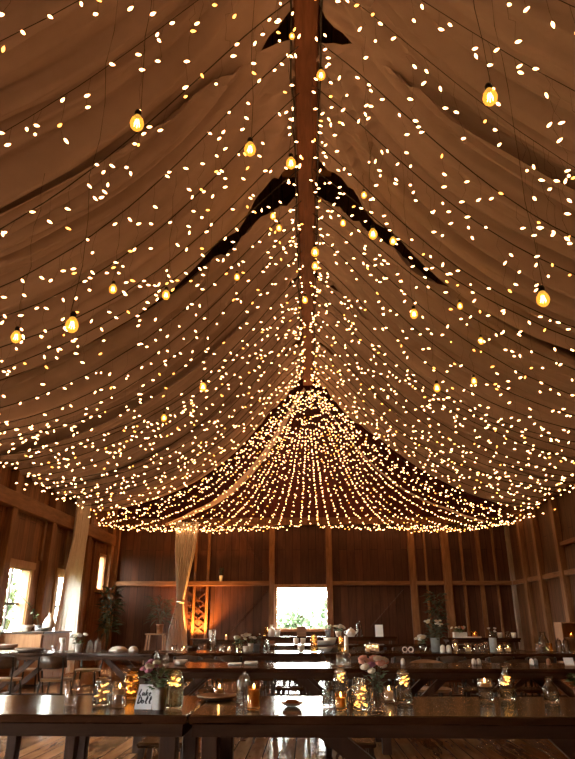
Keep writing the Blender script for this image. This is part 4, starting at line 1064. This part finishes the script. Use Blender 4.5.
# wooden box with a lantern by the right wall
p = on_x(572, 5.85, 1.0)
t = thing('wooden_crate', 'warm wooden crate shelf against the right wall', 'crate', (5.85, p.y, 0))
hz = 1.17
for x0, x1, z0, z1 in ((-.3, .3, hz - .03, hz), (-.3, .3, 0, .03), (-.3, -.27, .03, hz - .03), (.27, .3, .03, hz - .03)):
    mesh_obj('board', BX(x0, x1, -.22, .22, z0, z1, bev=.004), M['cabinet'], t)
mesh_obj('back_panel', BX(-.27, .27, .18, .21, .03, hz - .03), M['cabinet'], t)
mesh_obj('shelf', BX(-.27, .27, -.2, .18, .82, .85), M['cabinet'], t)
votive(Vector((5.78, p.y - .1, .8505)), 'glowing votive inside the wooden crate by the right wall', h=.12, r=.05, mat='thin_amber')
# uplight on the back wall
ul = at_y(196, 634, 19.62)
t = thing('uplight', 'small floor uplight washing the back wall orange beside the tied curtain', 'lamp', (ul.x, 19.62, 0))
mesh_obj('housing', LA([(0, .0), (.10, 0), (.10, .03), (.05, .05), (.06, .50), (.09, .52), (.09, .66), (.075, .66), (.07, .60), (0, .60)], 16), M['iron'], t, True)
mesh_obj('lens', LA([(0, .63), (.07, .63), (.07, .64), (0, .64)], 16), M['lampglow'], t)
ld = bpy.data.lights.new('uplight_lamp', 'SPOT'); ld.energy = 800; ld.color = (1.0, .38, .08); ld.spot_size = math.radians(115); ld.spot_blend = .8; ld.shadow_soft_size = .05
lo = bpy.data.objects.new('uplight_lamp', ld); COL.objects.link(lo); lo.location = (0, 0, .68); lo.rotation_euler = (math.radians(180 - 12), 0, 0); lo.parent = t

# ------------------------------------------------------------------ outside
struct('ground', (lambda b: (box(b, -60, 60, -40, 90, -.6, -.35), b)[1])(bmesh.new()), M['lawn'])
def shrub(p, h, r, n, label, cat='tree'):
    t = thing('garden_tree', label, cat, p)
    tb = bmesh.new(); tube(tb, [(0, 0, 0), (.05, 0, h * .45), (0, .05, h * .8)], [.14, .1, .04], 8); mesh_obj('trunk', tb, M['bark'], t)
    lb = bmesh.new()
    for k in range(n):
        d = Vector((random.gauss(0, 1), random.gauss(0, 1), random.gauss(0, 1))).normalized() * random.random() ** .45
        bump = 1 + .3 * noise.noise(d * 2.5 + Vector(p))
        leaf(lb, Vector((d.x * r * bump, d.y * r * bump, h * .55 + d.z * h * .48 * bump)), Vector((random.gauss(0, 1), random.gauss(0, 1), random.gauss(0, 1))), .30, .17)
    mesh_obj('crown', lb, M['bush'], t)
shrub((1.6, 27.5, -.35), 3.0, 1.3, 1500, 'pale green tree seen through the right part of the back window')
shrub((-.6, 31, -.35), 2.1, 1.2, 1100, 'low pale green tree seen through the left part of the back window')
shrub((-9.6, 18.4, -.35), 3.3, 1.4, 1500, 'pale green tree seen through the left wall window')
shrub((-10.5, 14.5, -.35), 2.9, 1.3, 1200, 'pale green tree outside the next left window')
# ------------------------------------------------------------------ world, camera, view
w = bpy.data.worlds.new('World'); SC.world = w; w.use_nodes = True
nt = w.node_tree; nt.nodes.clear()
o = nt.nodes.new('ShaderNodeOutputWorld'); b = nt.nodes.new('ShaderNodeBackground')
b.inputs['Color'].default_value = (1.0, .96, .92, 1); b.inputs['Strength'].default_value = 62.0
nt.links.new(b.outputs['Background'], o.inputs['Surface'])
cd = bpy.data.cameras.new('camera'); co = bpy.data.objects.new('camera', cd); COL.objects.link(co)
cd.sensor_fit = 'VERTICAL'; cd.sensor_height = 36.0; cd.lens = 36.0 * FPX / 759.0; cd.clip_end = 300; cd.clip_start = .05
co.location = (0, 0, ZC); co.rotation_euler = (PI / 2 + TH, 0, PS)
SC.camera = co
SC.view_settings.view_transform = 'Standard'; SC.view_settings.look = 'None'; SC.view_settings.gamma = 1.0; SC.view_settings.use_curve_mapping = False
SC.view_settings.exposure = 0.0
SC.cycles.max_bounces = 14; SC.cycles.diffuse_bounces = 4; SC.cycles.glossy_bounces = 4; SC.cycles.transparent_max_bounces = 24; SC.cycles.transmission_bounces = 12
SC.cycles.caustics_reflective = False; SC.cycles.caustics_refractive = False
SC.cycles.sample_clamp_indirect = 6.0
SC.cycles.use_denoising = True
